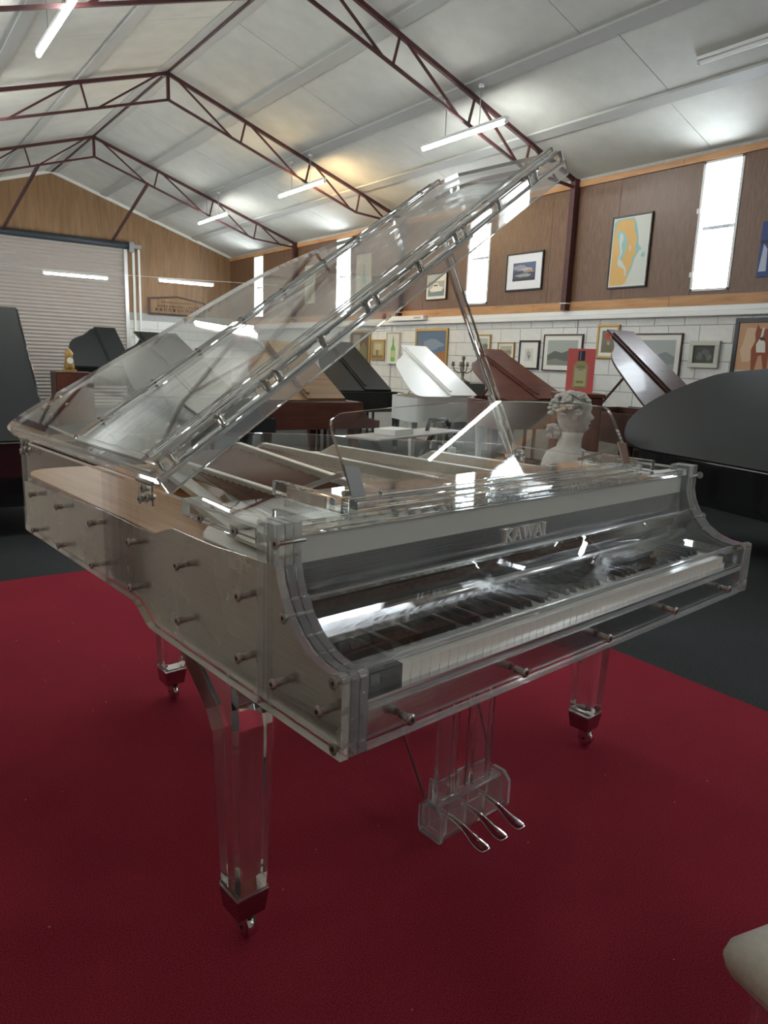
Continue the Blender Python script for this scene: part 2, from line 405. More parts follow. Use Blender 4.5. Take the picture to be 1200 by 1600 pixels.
for i in range(nz*4+1):
    z = zt*i/(nz*4); yy = .024*math.sin(2*math.pi*i/4); prof.append((yy, z))
vs = [(-hw+.06, y_, z) for y_, z in prof]+[(hw-.06, y_, z) for y_, z in prof]; n_ = len(prof)
m_.add(vs, [(i, n_+i, n_+i+1, i+1) for i in range(n_-1)], 0, True)
m_.build('shutter_curtain', M['shutter'], dr, kind='stuff')
MB().box(-hw, -hw+.09, -.06, .03, 0, zt).build('guide_rail', simple('galvanised_rail', (.5, .5, .5), .4, .8), dr)
MB().box(hw-.09, hw, -.06, .03, 0, zt).build('guide_rail', simple('galvanised_rail', (.5, .5, .5), .4, .8), dr)
MB().tube((-hw-.05, -.09, zt+.05), (hw+.05, -.09, zt+.05), .085, 16).build('roller_drum', simple('dark_roller_cover', (.03, .04, .05), .5), dr)
MB().box(hw-.15, hw+.35, -.12, -.02, zt+.01, zt+.10).box(hw+.02, hw+.14, -.2, -.02, zt-.1, zt+.14).build('drum_bracket', simple('bracket_steel', (.3, .3, .3), .5, .6), dr)
tag(MB().box(DX1+.13, DX1+.19, YB-.06, YB-.009, ZF, DZ).build('trim_3', M['mount']), **S)
tag(MB().box(DX1+.28, DX1+.33, YB-.06, YB-.009, ZF, DZ).build('trim_4', M['white']), **S)
# ceiling -----------------------------------------------------------
ce = tag(MB().hull8([(RX, YF, RZ+.01), (XR, YF, roof(XR)+.01), (XR, YB, roof(XR)+.01), (RX, YB, RZ+.01)], [(RX, YF, RZ+.11), (XR, YF, roof(XR)+.11), (XR, YB, roof(XR)+.11), (RX, YB, RZ+.11)])
         .hull8([(XL, YF, roof(XL)+.01), (RX, YF, RZ+.01), (RX, YB, RZ+.01), (XL, YB, roof(XL)+.01)], [(XL, YF, roof(XL)+.11), (RX, YF, RZ+.11), (RX, YB, RZ+.11), (XL, YB, roof(XL)+.11)]).build('ceiling', M['groove']), **S)
PR = [4.85, 6.07, 7.22]; PL = [2.43, 1.22, .12]
rows = list(zip([RX]+PR, PR+[XR]))+list(zip(PL+[XL], [RX]+PL))
for ri, (xa, xb) in enumerate(rows):
    y = YF+(-.05, .35, 0, .1)[ri % 4]-4.2+3.15
    while y < YB:
        p, q = max(y+.004, YF), min(y+4.196, YB); y += 4.2
        if q-p < .1: continue
        a, b_ = xa+.004, xb-.004
        MB().hull8([(a, p, roof(a)-.003), (b_, p, roof(b_)-.003), (b_, q, roof(b_)-.003), (a, q, roof(a)-.003)],
                   [(a, p, roof(a)+.009), (b_, p, roof(b_)+.009), (b_, q, roof(b_)+.009), (a, q, roof(a)+.009)]).build('ceiling_panel', M['ceil'], ce)
for px_ in PR+PL:
    MB().hull8([(px_-.075, YF, roof(px_-.075)-.03), (px_+.075, YF, roof(px_+.075)-.03), (px_+.075, YB, roof(px_+.075)-.03), (px_-.075, YB, roof(px_-.075)-.03)],
               [(px_-.075, YF, roof(px_-.075)), (px_+.075, YF, roof(px_+.075)), (px_+.075, YB, roof(px_+.075)), (px_-.075, YB, roof(px_-.075))]).build('purlin_strip', M['strip'], ce)
for sx in (-.09, .09):
    MB().beam((RX+sx, YF, roof(RX+sx)-.02), (RX+sx, YB, roof(RX+sx)-.02), .11, .02).build('purlin_strip', M['strip'], ce)
MB().tube((RX, YF, RZ-.05), (RX, YB, RZ-.05), .012, 6).build('ridge_cable', M['truss'], ce)
# roof trusses ------------------------------------------------------
def truss(y, extra=()):
    r = empty('roof_truss', (0, y, 0), kind='structure')
    for s, xe in ((1, 8.22), (-1, RX*2-8.22)):
        X = lambda v: RX+s*(v-RX)
        top = lambda v: roof(X(v))-.075
        bot = lambda v: roof(X(v))-.44
        MB().beam((X(RX), 0, top(RX)), (xe, 0, top(8.22)), .05, .05).build('top_chord', M['truss'], r)
        MB().beam((X(RX), 0, bot(RX)), (X(7.15), 0, bot(7.15)), .034, .034).build('bottom_chord', M['truss'], r)
        MB().beam((X(7.15), 0, bot(7.15)), (xe, 0, roof(xe)-.16), .034, .034).build('bottom_chord', M['truss'], r)
        w_ = [((3.80, 1), (4.72, 0)), ((4.95, 1), (4.86, 0)), ((5.02, 1), (5.92, 0)), ((6.17, 1), (6.08, 0)), ((6.24, 1), (7.02, 0)), ((7.22, 1), (7.15, 0)), ((7.3, 1), (7.85, 2))]
        for (a, ta), (c, tc_) in w_:
            za = top(a); zc = bot(c) if tc_ == 0 else roof(X(c))-.28
            MB().beam((X(a), 0, za), (X(c), 0, zc), .026, .026).build('web_bar', M['truss'], r)
        zb_ = 2.13 if s > 0 else ZF
        MB().box(xe-.05, xe+.05, -.045, .045, zb_, roof(xe)-.05).build('column', M['truss'], r)
        if s > 0: MB().box(xe-.06, XR-.03, -.06, .06, 2.22, 2.235).build('column_tie', M['white'], r)
    MB().beam((RX, 0, RZ-.07), (RX, 0, RZ-.46), .045, .045).build('king_post', M['truss'], r)
    for a, b_ in extra: MB().beam(a, b_, .05, .05).build('brace', M['truss'], r)
    return r
for y in (-6.1, -1.8, 2.45, 6.72, 10.92): truss(y)
truss(15.2, [((4.72, -.02, 4.72), (5.02, 3.85, 4.0)), ((2.62, -.02, 4.72), (2.5, 3.85, 3.95))])
MB_ = MB().box(8.12, 8.16, 15.17, 15.2, 3.2, 3.9)
# fluorescent lights ------------------------------------------------
def tube_light(x, y, z, label, along='y', L_=1.64, mt='tube', group=None, hang=True, on=True):
    r = empty('fluorescent_light', (x, y, z), 0 if along == 'y' else math.radians(90), label, 'light', group)
    MB().box(-.03, .03, -L_/2, L_/2, .022, .06).build('fitting', M['white'], r, bevel=.006)
    MB().tube((0, -L_/2+.03, 0), (0, L_/2-.03, 0), .021, 12).build('tube', M[mt] if on else M['white'], r)
    for s in (-1, 1):
        MB().tube((0, s*(L_/2-.03), 0), (0, s*L_/2, 0), .024, 12).build('end_cap', M['white'], r)
        if hang:
            zz = roof(x)-z-.03
            MB().tube((0, s*.33, .06), (0, s*.33, zz), .006, 6).build('hanging_cord', M['grey_pvc'], r)
            MB().tube((0, s*.33, zz-.03), (0, s*.33, zz), .035, 10).build('ceiling_rose', M['white'], r)
    return r
tube_light(6.07, 6.83, 4.16, 'lit white fluorescent tube hanging above the raised clear piano lid')
tube_light(6.07, 11.07, 4.18, 'lit fluorescent tube with a warm glow on the ceiling, middle one of its row', mt='tube_warm')
tube_light(6.07, 15.0, 4.19, 'small lit fluorescent tube hanging furthest back, nearest the corner of the hall')
tube_light(1.27, 7.25, 4.26, 'lit fluorescent tube hanging at the top left of the hall')
tube_light(1.1, 11.2, 4.25, 'lit fluorescent tube cut off by the left edge, hung between the first two trusses')
tube_light(3.45, 16.2, 2.83, 'lit fluorescent tube strung on a wire in front of the roller shutter', along='x', L_=1.35, hang=False)
tube_light(5.90, 16.2, 2.90, 'lit fluorescent tube strung on a wire in front of the plywood gable wall', along='x', L_=1.35, hang=False)
tube_light(6.82, 3.2, roof(6.82)-.06, 'unlit fluorescent fitting fixed flat to the sloping ceiling', hang=False, on=False)
for x, y in ((1.27, 2.9), (7.3, -3.8), (1.27, -4.2)):  # unseen tubes; the off-row one is set for its reflection in the desk
    tube_light(x, y, 4.2, 'unseen lit fluorescent tube hanging in the part of the hall behind the viewer', group='fluorescent tubes behind the viewer')
wire = MB().poly([(1.7, 16.2, 2.88), (3.45, 16.2, 2.915), (5.9, 16.2, 2.985), (8.29, 16.2, 3.06)], .006, 6).build('suspension_wire', M['white'])
tag(wire, 'thin pale wire stretched across the hall carrying two fluorescent tubes', 'wire')
# ================================================================== the clear grand piano
GP = empty('grand_piano', (0, 0, 0), math.radians(5.664), 'clear acrylic grand piano with transparent lid and brushed metal sides on the red carpet', 'piano')
W = 1.508; ZB = .657; ZT = 1.0; LID = math.radians(33.66)
# plan of the body (ccw): from the right pillar round the curved side and the tail to the left pillar
curve = crom([(W, .60), (W, .86), (1.475, .975), (1.40, 1.07), (1.30, 1.15), (1.21, 1.235), (1.13, 1.34), (1.06, 1.45), (.96, 1.55), (.83, 1.625), (.62, 1.69), (.42, 1.745), (.25, 1.79), (.13, 1.80), (.045, 1.765), (.005, 1.68), (0, 1.58)], 4)
outer = [(W, .19)]+curve+[(0, .70), (0, .19)]
ring_o = outer; n0 = len(ring_o)
def offs(poly, d):
    n = len(poly); out = []
    for i in range(n):
        b_ = Vector(poly[i]); a = Vector(poly[i-1]) if i else None; c = Vector(poly[i+1]) if i < n-1 else None
        e1 = (b_-a).normalized() if a is not None else (c-b_).normalized(); e2 = (c-b_).normalized() if c is not None else e1
        m_ = (Vector((-e1.y, e1.x))+Vector((-e2.y, e2.x))).normalized(); out.append((b_.x+m_.x*d, b_.y+m_.y*d))
    return out
def wall(poly, thick, zlo, zhi, name, mats, parent, mcap=1, d0=0):
    """a standing sheet that follows an open plan line; zlo may be a function of the plan point"""
    a = offs(poly, d0) if d0 else poly; b_ = offs(poly, d0+thick); n = len(a)
    zl = [zlo(p) if callable(zlo) else zlo for p in a]; zh = [zhi(p) if callable(zhi) else zhi for p in a]
    vs = [(*a[i], zl[i]) for i in range(n)]+[(*a[i], zh[i]) for i in range(n)]+[(*b_[i], zl[i]) for i in range(n)]+[(*b_[i], zh[i]) for i in range(n)]
    fs = []; mi = []
    for i in range(n-1):
        fs += [(i, i+1, n+i+1, n+i), (2*n+i, 3*n+i, 3*n+i+1, 2*n+i+1), (n+i, n+i+1, 3*n+i+1, 3*n+i), (i, 2*n+i, 2*n+i+1, i+1)]; mi += [0, 0, mcap, mcap]
    fs += [(0, n, 3*n, 2*n), (n-1, 3*n-1, 4*n-1, 2*n-1)]; mi += [mcap]*2
    return MB().add(vs, fs, mi).build(name, mats, parent)
rim_line = []
for p in ring_o:
    rim_line.append(p)
def rz_lo(p):
    x, y = p
    if x > .05: return .70 if y > .75 else ZB
    if y <= .70: return ZB
    return .70
# densify the left side for the stepped lower edge
left = [(0, y) for y in (1.4, 1.2, 1.0, .86, .80, .775, .75, .73, .71, .68, .5, .3, .247)]
rim = [(W, .247), (W, .45), (W, .60), (W, .70)]+curve[5:]+left
def low(p):
    x, y = p
    if x > .7 and y < .78: return ZB
    if x < .1 and y < .82:
        t = min(1, max(0, (y-.70)/.11)); return ZB+(.70-ZB)*(t*t*(3-2*t))
    return .70
wall(rim, .016, low, .985, 'rim', [M['panel'], M['edge']], GP)
# brushed metal liners inside the clear rim
def top_l(p):
    x, y = p
    pts = [(.19, .925), (.436, .909), (.546, .908), (.62, .908), (.66, .896), (.71, .878), (.80, .874), (1.014, .876), (1.4, .862), (1.66, .85), (1.8, .85)]
    for (a, za), (b_, zb_) in zip(pts[:-1], pts[1:]):
        if y <= b_: return za+(zb_-za)*max(0, (y-a)/(b_-a))
    return .85
inner_l = [(.022, 1.70), (.022, 1.4), (.022, 1.2), (.022, 1.014), (.022, .86), (.022, .80), (.022, .775), (.022, .75), (.022, .72), (.022, .68), (.022, .64), (.022, .60), (.022, .546), (.022, .436), (.022, .3), (.022, .19)]
armp = [(0, .795), (.03, .79), (.06, .793), (.092, .803), (.125, .822), (.15, .848), (.168, .875), (.18, .90), (.187, .925)]
side = [(y, low((0, y))+.0035) for y in (.02, .3, .68, .71, .73, .75, .775, .80, .86, 1.2, 1.62, 1.70)]
side = [(.012, ZB+.0035)]+side[1:]+[(y, top_l((0, y))) for y in (1.70, 1.4, 1.2, 1.014, .86, .80, .75, .72, .70, .68, .66, .64, .62, .546, .436, .3)]+[(y+.006, z-.004) for y, z in reversed(armp)]
side[-1] = (.012, .785)
MB().prism(side, .018, .022, 'x').build('side_plate', M['alu_y'], GP)
tailcurve = [(.022, 1.58)]+[p for p in reversed(offs(rim[3:], .018)) if p[1] > 1.60 or p[0] > .5]
liner = [p for p in offs(rim, .018) if not (p[0] < .05 and p[1] < 1.70)]
wall(liner, .004, lambda p: low(p)+.008, lambda p: .85 if p[0] < 1.2 else .86, 'curved_liner', [M['alu_y'], M['alu_y']], GP)
# bolts standing through the rim
def bolt_mesh(L_):
    m_ = MB(); m_.tube((0, 0, 0), (-L_, 0, 0), .0068, 12, mi=0)
    m_.lathe([(.0, 0), (.0095, 0), (.0105, .002), (.0095, .0045), (.006, .006)], (0, 0, 0), 14)
    k = len(m_.v)-14*5
    for i in range(k, len(m_.v)):
        x, y, z = m_.v[i]; m_.v[i] = (-L_-z, x, y)
    m_.tube((-L_-.0055, 0, 0), (-L_-.0064, 0, 0), .0042, 6, mi=1)
    return m_.mesh('bolt', [M['screw'], M['dark']])
bm_side = bolt_mesh(.022)
for y, z in [(.051, .724), (.184, .721), (.301, .728), (.301, .848), (.549, .726), (.549, .846), (.797, .732), (.797, .842), (1.048, .727), (1.048, .839), (1.311, .722), (1.311, .836), (1.556, .718), (1.556, .832)]:
    inst('bolt', bm_side, GP, (.018, y, z))
for y, z in [(.015, .786), (.012, .676), (.180, .972), (.155, .850)]:
    inst('bolt', bm_side, GP, (.0, y, z), scale=(.25, 1, 1))
    MB().tube((-.002, y, z), (.055, y, z), .004, 8).build('through_rod', M['screw'], GP)
    MB().tube((W-.055, y, z), (W+.003, y, z), .004, 8).build('through_rod', M['screw'], GP)
    inst('bolt', bm_side, GP, (W, y, z), (0, 0, math.pi), (.25, 1, 1))
for y, z in [(.022, .755), (.022, .715), (.055, .781), (.095, .793), (.128, .818), (.172, .872), (.215, .94), (.215, .80), (.10, .70)]:
    for xa, xb in ((.019, .0545), (W-.0545, W-.019)):
        MB().tube((xa, y, z), (xb, y, z), .0034, 8).build('dowel_pin', M['steel'], GP)
# cheeks (arms) : three clear slabs each
arm_prof = [(0, ZB), (.20, ZB), (.245, ZB), (.245, ZT+.002), (.187, ZT+.002), (.187, .93)]+[(y, z+.004) for y, z in reversed(armp[1:-1])]+[(.012, .800), (.0, .797)]
for s in (0, 1):
    r = empty('arm', (0, 0, 0), parent=GP)
    for a, b_ in ((0, .0175), (.0185, .036), (.037, .0545)):
        x0, x1 = (a, b_) if s == 0 else (W-b_, W-a)
        if s == 0 and a == 0: x0, x1 = 0, .0165
        MB().prism(arm_prof, x0, x1, 'x', mside=1).build('clear_slab', [M['panel'] if (a == 0) else M['slab'], M['edge']], r, bevel=.0012 if a else 0, seg=1)
# key slip: clear strip over brushed metal, with bolts
KX0, KX1 = .0555, W-.0555
MB().box(KX0, KX1, .012, .016, ZB+.012, .738).build('front_plate', M['alu_x'], GP)
MB().box(KX0, KX1, 0, .011, ZB, .735).build('front_rail', [M['panel']], GP)
for z in (ZB, .727): MB().box(KX0, KX1, 0, .011, z-.0006, z+.009).build('clear_edge', M['edge'], GP, bevel=.001)
MB().box(KX0, KX1, .004, .05, .738, .744).build('key_slip', M['alu_x'], GP, bevel=.001)
MB().box(KX0, KX1, .02, .6, ZB, ZB+.018).build('key_bed', [M['panel']], GP)
MB().box(KX0, KX1, .018, .5, .700, .706).build('key_frame', M['alu_x'], GP)
for x in (.134, .439, .7385, 1.041, 1.345):
    inst('bolt', bm_side, GP, (x, .006, .694), (0, 0, math.radians(90)))
# keys ------------------------------------------------------------
K0 = W/2-.6125; kw = 1.225/52; NB = {0, 2, 3, 5, 6}
whites = []
def white_mesh(cut_l, cut_r):
    # front part full width, back part notched for the black keys
    a, b_ = .0004, kw-.0004; la = a+(.0065 if cut_l else 0); rb = b_-(.0065 if cut_r else 0)
    m_ = MB().prism([(a, .018), (b_, .018), (b_, .071), (rb, .071), (rb, .168), (la, .168), (la, .071), (a, .071)], .7545, .776, 'z')
    m_.box(a+.0005, b_-.0005, .0195, .068, .738, .7545)
    return m_.mesh('white_key', M['white_key'])
WM = {}
bk = MB().hull8([(-.0062, .073, .776), (.0062, .073, .776), (.0064, .168, .776), (-.0064, .168, .776)], [(-.0048, .079, .788), (.0048, .079, .788), (.0050, .168, .789), (-.0050, .168, .789)])
bkm = bk.mesh('black_key', M['black_key'])
for i in range(52):
    note = (i+5) % 7          # A0 = A ; C=0 D=1 E=2 F=3 G=4 A=5 B=6
    has_r = note in (0, 1, 3, 4, 5) and i < 51; has_l = note in (1, 2, 4, 5, 6) and i > 0
    if (has_l, has_r) not in WM: WM[(has_l, has_r)] = white_mesh(has_l, has_r)
    inst('white_key', WM[(has_l, has_r)], GP, (K0+i*kw, 0, 0))
    if has_r: inst('black_key', bkm, GP, (K0+(i+1)*kw+{0: -.0015, 1: .0015, 3: -.002, 4: 0, 5: .002}[note], 0, 0))
for x0, x1 in ((KX0+.001, K0-.002), (K0+1.225+.002, KX1-.001)):
    MB().box(x0, x1, .012, .17, .742, .783).build('key_block', M['block'], GP, bevel=.002)
MB().tube((KX0+.002, .184, .800), (KX1-.002, .184, .800), .0145, 20).build('key_rail', M['alu_x'], GP)
MB().box(KX0+.02, KX1-.02, .206, .212, .824, .842).build('felt_rail', M['felt'], GP)
fs = MB()
for i in range(88):
    x = K0+.007+i*1.211/87; fs.box(x-.0035, x+.0035, .2045, .2062, .828+.006*(i % 2), .831+.006*(i % 2))
fs.build('felt_tabs', M['dark'], GP, kind='stuff')
MB().box(KX0+.02, KX1-.02, .208, .214, .8425, .858).build('action_cavity_shade', M['dark'], GP)  # dark panel standing in for the shaded cavity above the felt
MB().box(KX0+.02, KX1-.02, .2155, .2185, .70, .86).build('action_back', M['alu_x'], GP)
ts = MB()
for i in range(176): x = KX0+.03+i*(KX1-KX0-.06)/175; ts.box(x-.0012, x+.0012, .2050, .2075, .846, .853)
ts.build('action_teeth', M['steel'], GP, kind='stuff')
# fallboard: clear curved sheet following the arms
fp = [(y+.004, z+.0) for y, z in armp]; fp[0] = (.034, .7905); fp[1] = (.045, .7915); fp[2] = (.065, .795); fp = crom(fp[:7]+[(.176, .868)], 3)
def sheet(line, t_, x0, x1, name, mats, parent):
    b_ = offs([(p[0], p[1]) for p in line], -t_); n = len(line)
    vs = [(x, p[0], p[1]) for x in (x0, x1) for p in line+b_]; fs = []; mi = []; N_ = 2*n
    for i in range(n-1):
        fs += [(i, i+1, N_+i+1, N_+i), (n+i, N_+n+i, N_+n+i+1, n+i+1), (i, n+i, n+i+1, i+1), (N_+i, N_+i+1, N_+n+i+1, N_+n+i)]; mi += [0, 0, 1, 1]
    fs += [(0, N_, N_+n, n), (n-1, 2*n-1, N_+2*n-1, N_+n-1)]; mi += [1, 1]
    o = MB().add(vs, fs, mi).build(name, mats, parent)
    for p in o.data.polygons: p.use_smooth = p.material_index == 0
    return o
sheet(fp, .005, KX0+.004, KX1-.004, 'fallboard', [M['panel'], M['edge']], GP)
MB().box(KX0+.004, KX1-.004, .026, .034, .782, .7925).build('fallboard_lip', M['edge'], GP, bevel=.001)
# name board, white panel
MB().hull8([(KX0, .200, .858), (KX1, .200, .858), (KX1, .206, .858), (KX0, .206, .858)], [(KX0, .206, .922), (KX1, .206, .922), (KX1, .212, .922), (KX0, .212, .922)]).build('name_board', M['alu_x'], GP)
MB().box(KX0+.005, KX1-.005, .204, .216, .922, .972).build('pin_block_front', M['whitepanel'], GP, bevel=.001)
MB().box(KX0, KX1, .192, .198, .852, .860).build('name_board_edge', M['chrome'], GP, bevel=.001)
# raised maker's letters on the name board
lt = MB(); LH = .029; zb0 = .884-.0015
def stroke(x0, z0, x1, z1, t_, y=.1965):
    dx, dz = x1-x0, z1-z0; l = math.hypot(dx, dz); nx, nz_ = -dz/l*t_/2, dx/l*t_/2
    q = [(x0+nx, z0+nz_), (x1+nx, z1+nz_), (x1-nx, z1-nz_), (x0-nx, z0-nz_)]
    lt.add([(a, y, b_) for a, b_ in q]+[(a, y+.008, b_) for a, b_ in q], [(0, 1, 2, 3), (7, 6, 5, 4), (0, 4, 5, 1), (1, 5, 6, 2), (2, 6, 7, 3), (3, 7, 4, 0)])
def serif(xc, z, w_=.011): stroke(xc-w_/2, z, xc+w_/2, z, .0018)
zt_, zb1 = zb0+LH, zb0; TH, TN = .0052, .0026
x = .619                                       # K
stroke(x+.006, zb1, x+.006, zt_, TH); serif(x+.006, zt_); serif(x+.006, zb1); stroke(x+.007, zb1+.013, x+.024, zt_, TN); serif(x+.024, zt_, .009); stroke(x+.011, zb1+.016, x+.026, zb1, TH); serif(x+.027, zb1, .009)
def A(x):
    stroke(x+.004, zb1, x+.016, zt_, TN); stroke(x+.016, zt_, x+.028, zb1, TH); stroke(x+.008, zb1+.010, x+.024, zb1+.010, TN*.8); serif(x+.004, zb1, .008); serif(x+.028, zb1, .009)
A(.651); A(.728)
x = .684; stroke(x+.004, zt_, x+.013, zb1, TH); stroke(x+.013, zb1, x+.021, zt_, TN); stroke(x+.021, zt_, x+.030, zb1, TH); stroke(x+.030, zb1, x+.038, zt_, TN); serif(x+.004, zt_, .009); serif(x+.021, zt_, .009); serif(x+.038, zt_, .008)
x = .768; stroke(x, zb1, x, zt_, TH); serif(x, zt_); serif(x, zb1)
tag(lt.build('maker_lettering', simple('satin_letter_metal', (.84, .85, .84), .5, .4), GP), 'raised metal capital letters KAWAI')
# soundboard, cast plate, strings -----------------------------------
inn = inset([(W, .215)]+curve+[(0, .215)], .026)
MB().prism(inn, .868, .876, 'z').build('soundboard', M['spruce'], GP)
pl_o = inset([(W, .215)]+curve+[(0, .215)], .030)
# outer contour of the plate: on the bass side it stands well inside the rim
def px(p):
    x, y = p
    if y < .30: return (max(x, .06), y)
    bx = .06+(.24-.06)*min(1, max(0, (y-.35)/.30)) if y < 1.2 else .24+(.40-.24)*min(1, (y-1.2)/.45)
    return (max(x, bx), min(y, 1.66))
po = [px(p) for p in pl_o]
ded = [po[0]]
for p in po[1:]:
    if math.hypot(p[0]-ded[-1][0], p[1]-ded[-1][1]) > .012: ded.append(p)
po = ded
cxp = (.80, .62)
def ringplate(outl, fac, z0, z1, name, parent):
    # flange: outline shrunk towards a ridge line, open in the middle
    n = len(outl); inner = []
    for x, y in outl:
        d = Vector((x-.72, y-.80)); l = d.length; k = max(.1, (l-fac)/l); ix, iy = .72+d.x*k, .80+d.y*k
        inner.append((ix, max(iy, .46)))
    vs = [(*p, z0) for p in outl]+[(*p, z1) for p in outl]+[(*p, z0) for p in inner]+[(*p, z1) for p in inner]; fs = []
    for i in range(n):
        j = (i+1) % n; fs += [(i, j, n+j, n+i), (2*n+i, 3*n+i, 3*n+j, 2*n+j), (n+i, n+j, 3*n+j, 3*n+i), (i, 2*n+i, 2*n+j, j)]
    return MB().add(vs, fs).build(name, M['plate'], parent, bevel=.003, seg=2)
cp = empty('cast_plate', parent=GP)
ringplate(po, .10, .905, .922, 'flange', cp)
MB().box(.06, 1.45, .215, .46, .918, .930).build('pin_field', M['plate'], cp, bevel=.003)
def strut(p, q, wd, z0, z1, name='strut'):
    d = (Vector(q)-Vector(p)).normalized(); nrm = Vector((-d.y, d.x))*wd/2
    pts = [(p[0]-nrm.x, p[1]-nrm.y), (q[0]-nrm.x, q[1]-nrm.y), (q[0]+nrm.x, q[1]+nrm.y), (p[0]+nrm.x, p[1]+nrm.y)]
    L_ = (Vector(q)-Vector(p)).length; e = .07/L_
    # tapering ends
    m_ = MB(); v = []; 
    for t_, zz in ((0, z0+.006), (e*1.2, z1), (1-e*1.2, z1), (1, z0+.006)):
        c = Vector(p).lerp(Vector(q), t_)
        v += [(c.x-nrm.x, c.y-nrm.y, z0), (c.x+nrm.x, c.y+nrm.y, z0), (c.x+nrm.x, c.y+nrm.y, zz), (c.x-nrm.x, c.y-nrm.y, zz)]
    f = []
    for k in range(3):
        a = 4*k; f += [(a+i, a+(i+1) % 4, a+4+(i+1) % 4, a+4+i) for i in range(4)]
    f += [(3, 2, 1, 0), (12, 13, 14, 15)]
    return m_.add(v, f).build(name, M['plate'], cp, bevel=.003)
strut((.30, .45), (.36, 1.60), .022, .915, .958)
strut((.50, .45), (.72, 1.60), .024, .915, .965)
strut((.80, .45), (.80, 1.58), .024, .915, .962)
strut((1.06, .45), (1.00, 1.42), .024, .915, .962)
strut((1.28, .45), (1.22, 1.12), .024, .915, .962)
strut((.10, .36), (.30, .90), .022, .900, .93, 'bass_rib')
# agraffe and hitch rails
MB().box(.10, 1.40, .452, .468, .93, .942).build('agraffe_rail', M['plate'], cp, bevel=.003)
br = crom([(1.30, .80, 0), (1.22, 1.0, 0), (1.02, 1.20, 0), (.82, 1.36, 0), (.60, 1.47, 0)], 5)
m_ = MB()
for a, b_ in zip(br[:-1], br[1:]): m_.beam((a[0], a[1], .890), (b_[0], b_[1], .890), .03, .028)
m_.build('bridge', M['walnut'], GP)
MB().beam((.34, 1.30, .895), (.62, 1.52, .895), .03, .035).build('bass_bridge', M['walnut'], GP)
sg = MB(); sc2 = MB()
for i in range(64):                      # treble and tenor strings
    t_ = i/63; xs = .46+t_*.90; xe = .62+t_*.74; ye = 1.53-.88*t_**1.15
    for d in (-.0016, .0016): sg.tube((xs+d, .46, .936), (xe+d, ye, .925), .0006, 4)
sg.build('treble_strings', M['steel'], GP, kind='stuff')
for i in range(54):                      # over-strung copper bass strings
    t_ = i/53; sc2.tube((.16+t_*.36, .46, .945), (.42+t_*.40, 1.52-.03*t_, .945), .0024-.0008*t_, 5)
sc2.build('bass_strings', M['copper'], GP, kind='stuff')
tp = MB(); tt = MB()
for i in range(88):
    for r_ in range(3 if i > 20 else 1):
        x = .13+i*1.24/87; y = .26+.055*r_+.02*(i % 3)
        tp.tube((x, y, .93), (x, y, .957), .0032, 6)
tp.build('tuning_pins', M['tuning'], GP, kind='stuff')
dm = MB()
for i in range(60):
    x = .32+i*.95/59; dm.box(x-.005, x+.005, .50, .56, .942, .955)
dm.build('dampers', M['satin'], GP, kind='stuff')
MB().prism([(.03, .215), (.30, .215), (.32, .50), (.27, .68), (.14, .66), (.05, .54), (.03, .50)][::-1], .885, .912).build('bass_corner_plate', M['plate'], cp, bevel=.003)
# clear deck between the pillars, side bars -------------------------
MB().box(.055, W-.055, .192, .228, .975, .993).build('front_bar', M['rod'], GP, bevel=.002)
MB().box(.055, W-.055, .232, .50, .9745, .9785).build('deck_sheet', [M['panel']], GP)
MB().box(.0005, .05, .25, .535, .955, .990).build('side_bar', M['block'], GP, bevel=.002)
MB().box(W-.05, W-.0005, .25, .535, .955, .990).build('side_bar', M['block'], GP, bevel=.002)
for y in (.32, .45):
    inst('bolt', bm_side, GP, (.004, y, .965), scale=(.3, 1, 1))
# music desk ---------------------------------------------------------
DK = empty('music_desk', parent=GP)
MB().box(.215, 1.27, .235, .262, .994, 1.012).build('desk_rail', M['rod'], DK, bevel=.003)
MB().box(.215, 1.27, .295, .312, .994, 1.008).build('desk_rail', M['rod'], DK, bevel=.002)
MB().box(.20, 1.29, .262, .46, .9795, .9935).build('desk_board', [M['panel'], M['edge']], DK)
MB().box(.20, 1.29, .2595, .2615, .9795, .9935).box(.20, 1.29, .4605, .4625, .9795, .9935).build('desk_board_edge', M['edge'], DK)
for x0, x1 in ((.168, .186), (1.30, 1.318)):
    MB().box(x0, x1, .225, .46, .994, 1.024).build('slide_block', M['block'], DK, bevel=.002)
    MB().box(x0-.004, x0-.001, .27, .40, .998, 1.020).build('slide_plate', M['alu_y'], DK)
ph = math.radians(20); sn, cs = math.sin(ph), math.cos(ph); Y0, Z0 = .275, 1.010
def dk(u, v, w_=0): return (u, Y0+v*sn-w_*cs, Z0+v*cs+w_*sn)
out = crom([(.235, 0), (.222, .07), (.212, .135), (.216, .158)], 3)+crom([(.24, .17), (.45, .183), (.72, .190), (1.0, .183), (1.19, .170)], 4)[0:]+crom([(1.208, .160), (1.222, .13), (1.24, .07), (1.252, 0)], 3)
MB().prism(out, 0, .009, mside=1, fn=lambda u, v, w_: dk(u, v, w_)).build('desk_panel', [M['panel'], M['edge']], DK)
for x0, x1, s in ((.222, .262, 1), (1.212, 1.252, -1)):
    MB().prism([(x0+.004, .0), (x1, .0), (x1-.004*s, .060), (x0, .066)], .006, .010, fn=lambda u, v, w_: dk(u, v, w_)).build('bracket', M['chrome'] if s < 0 else simple('bracket_grey', (.30, .31, .31), .5, .5), DK, bevel=.001)
    MB().beam(dk(x0+.002, .05, -.004), (x0-.02, .40, 1.012), .007, .010).build('stay', M['screw'], DK, bevel=.001)
    MB().tube(dk(x0-.006, .012, -.004), dk(x0+.02, .012, -.004), .006, 10).build('hinge_pin', M['screw'], DK)
MB().box(.30, 1.18, .262, .274, 1.012, 1.020).build('book_ledge', M['rod'], DK, bevel=.002)
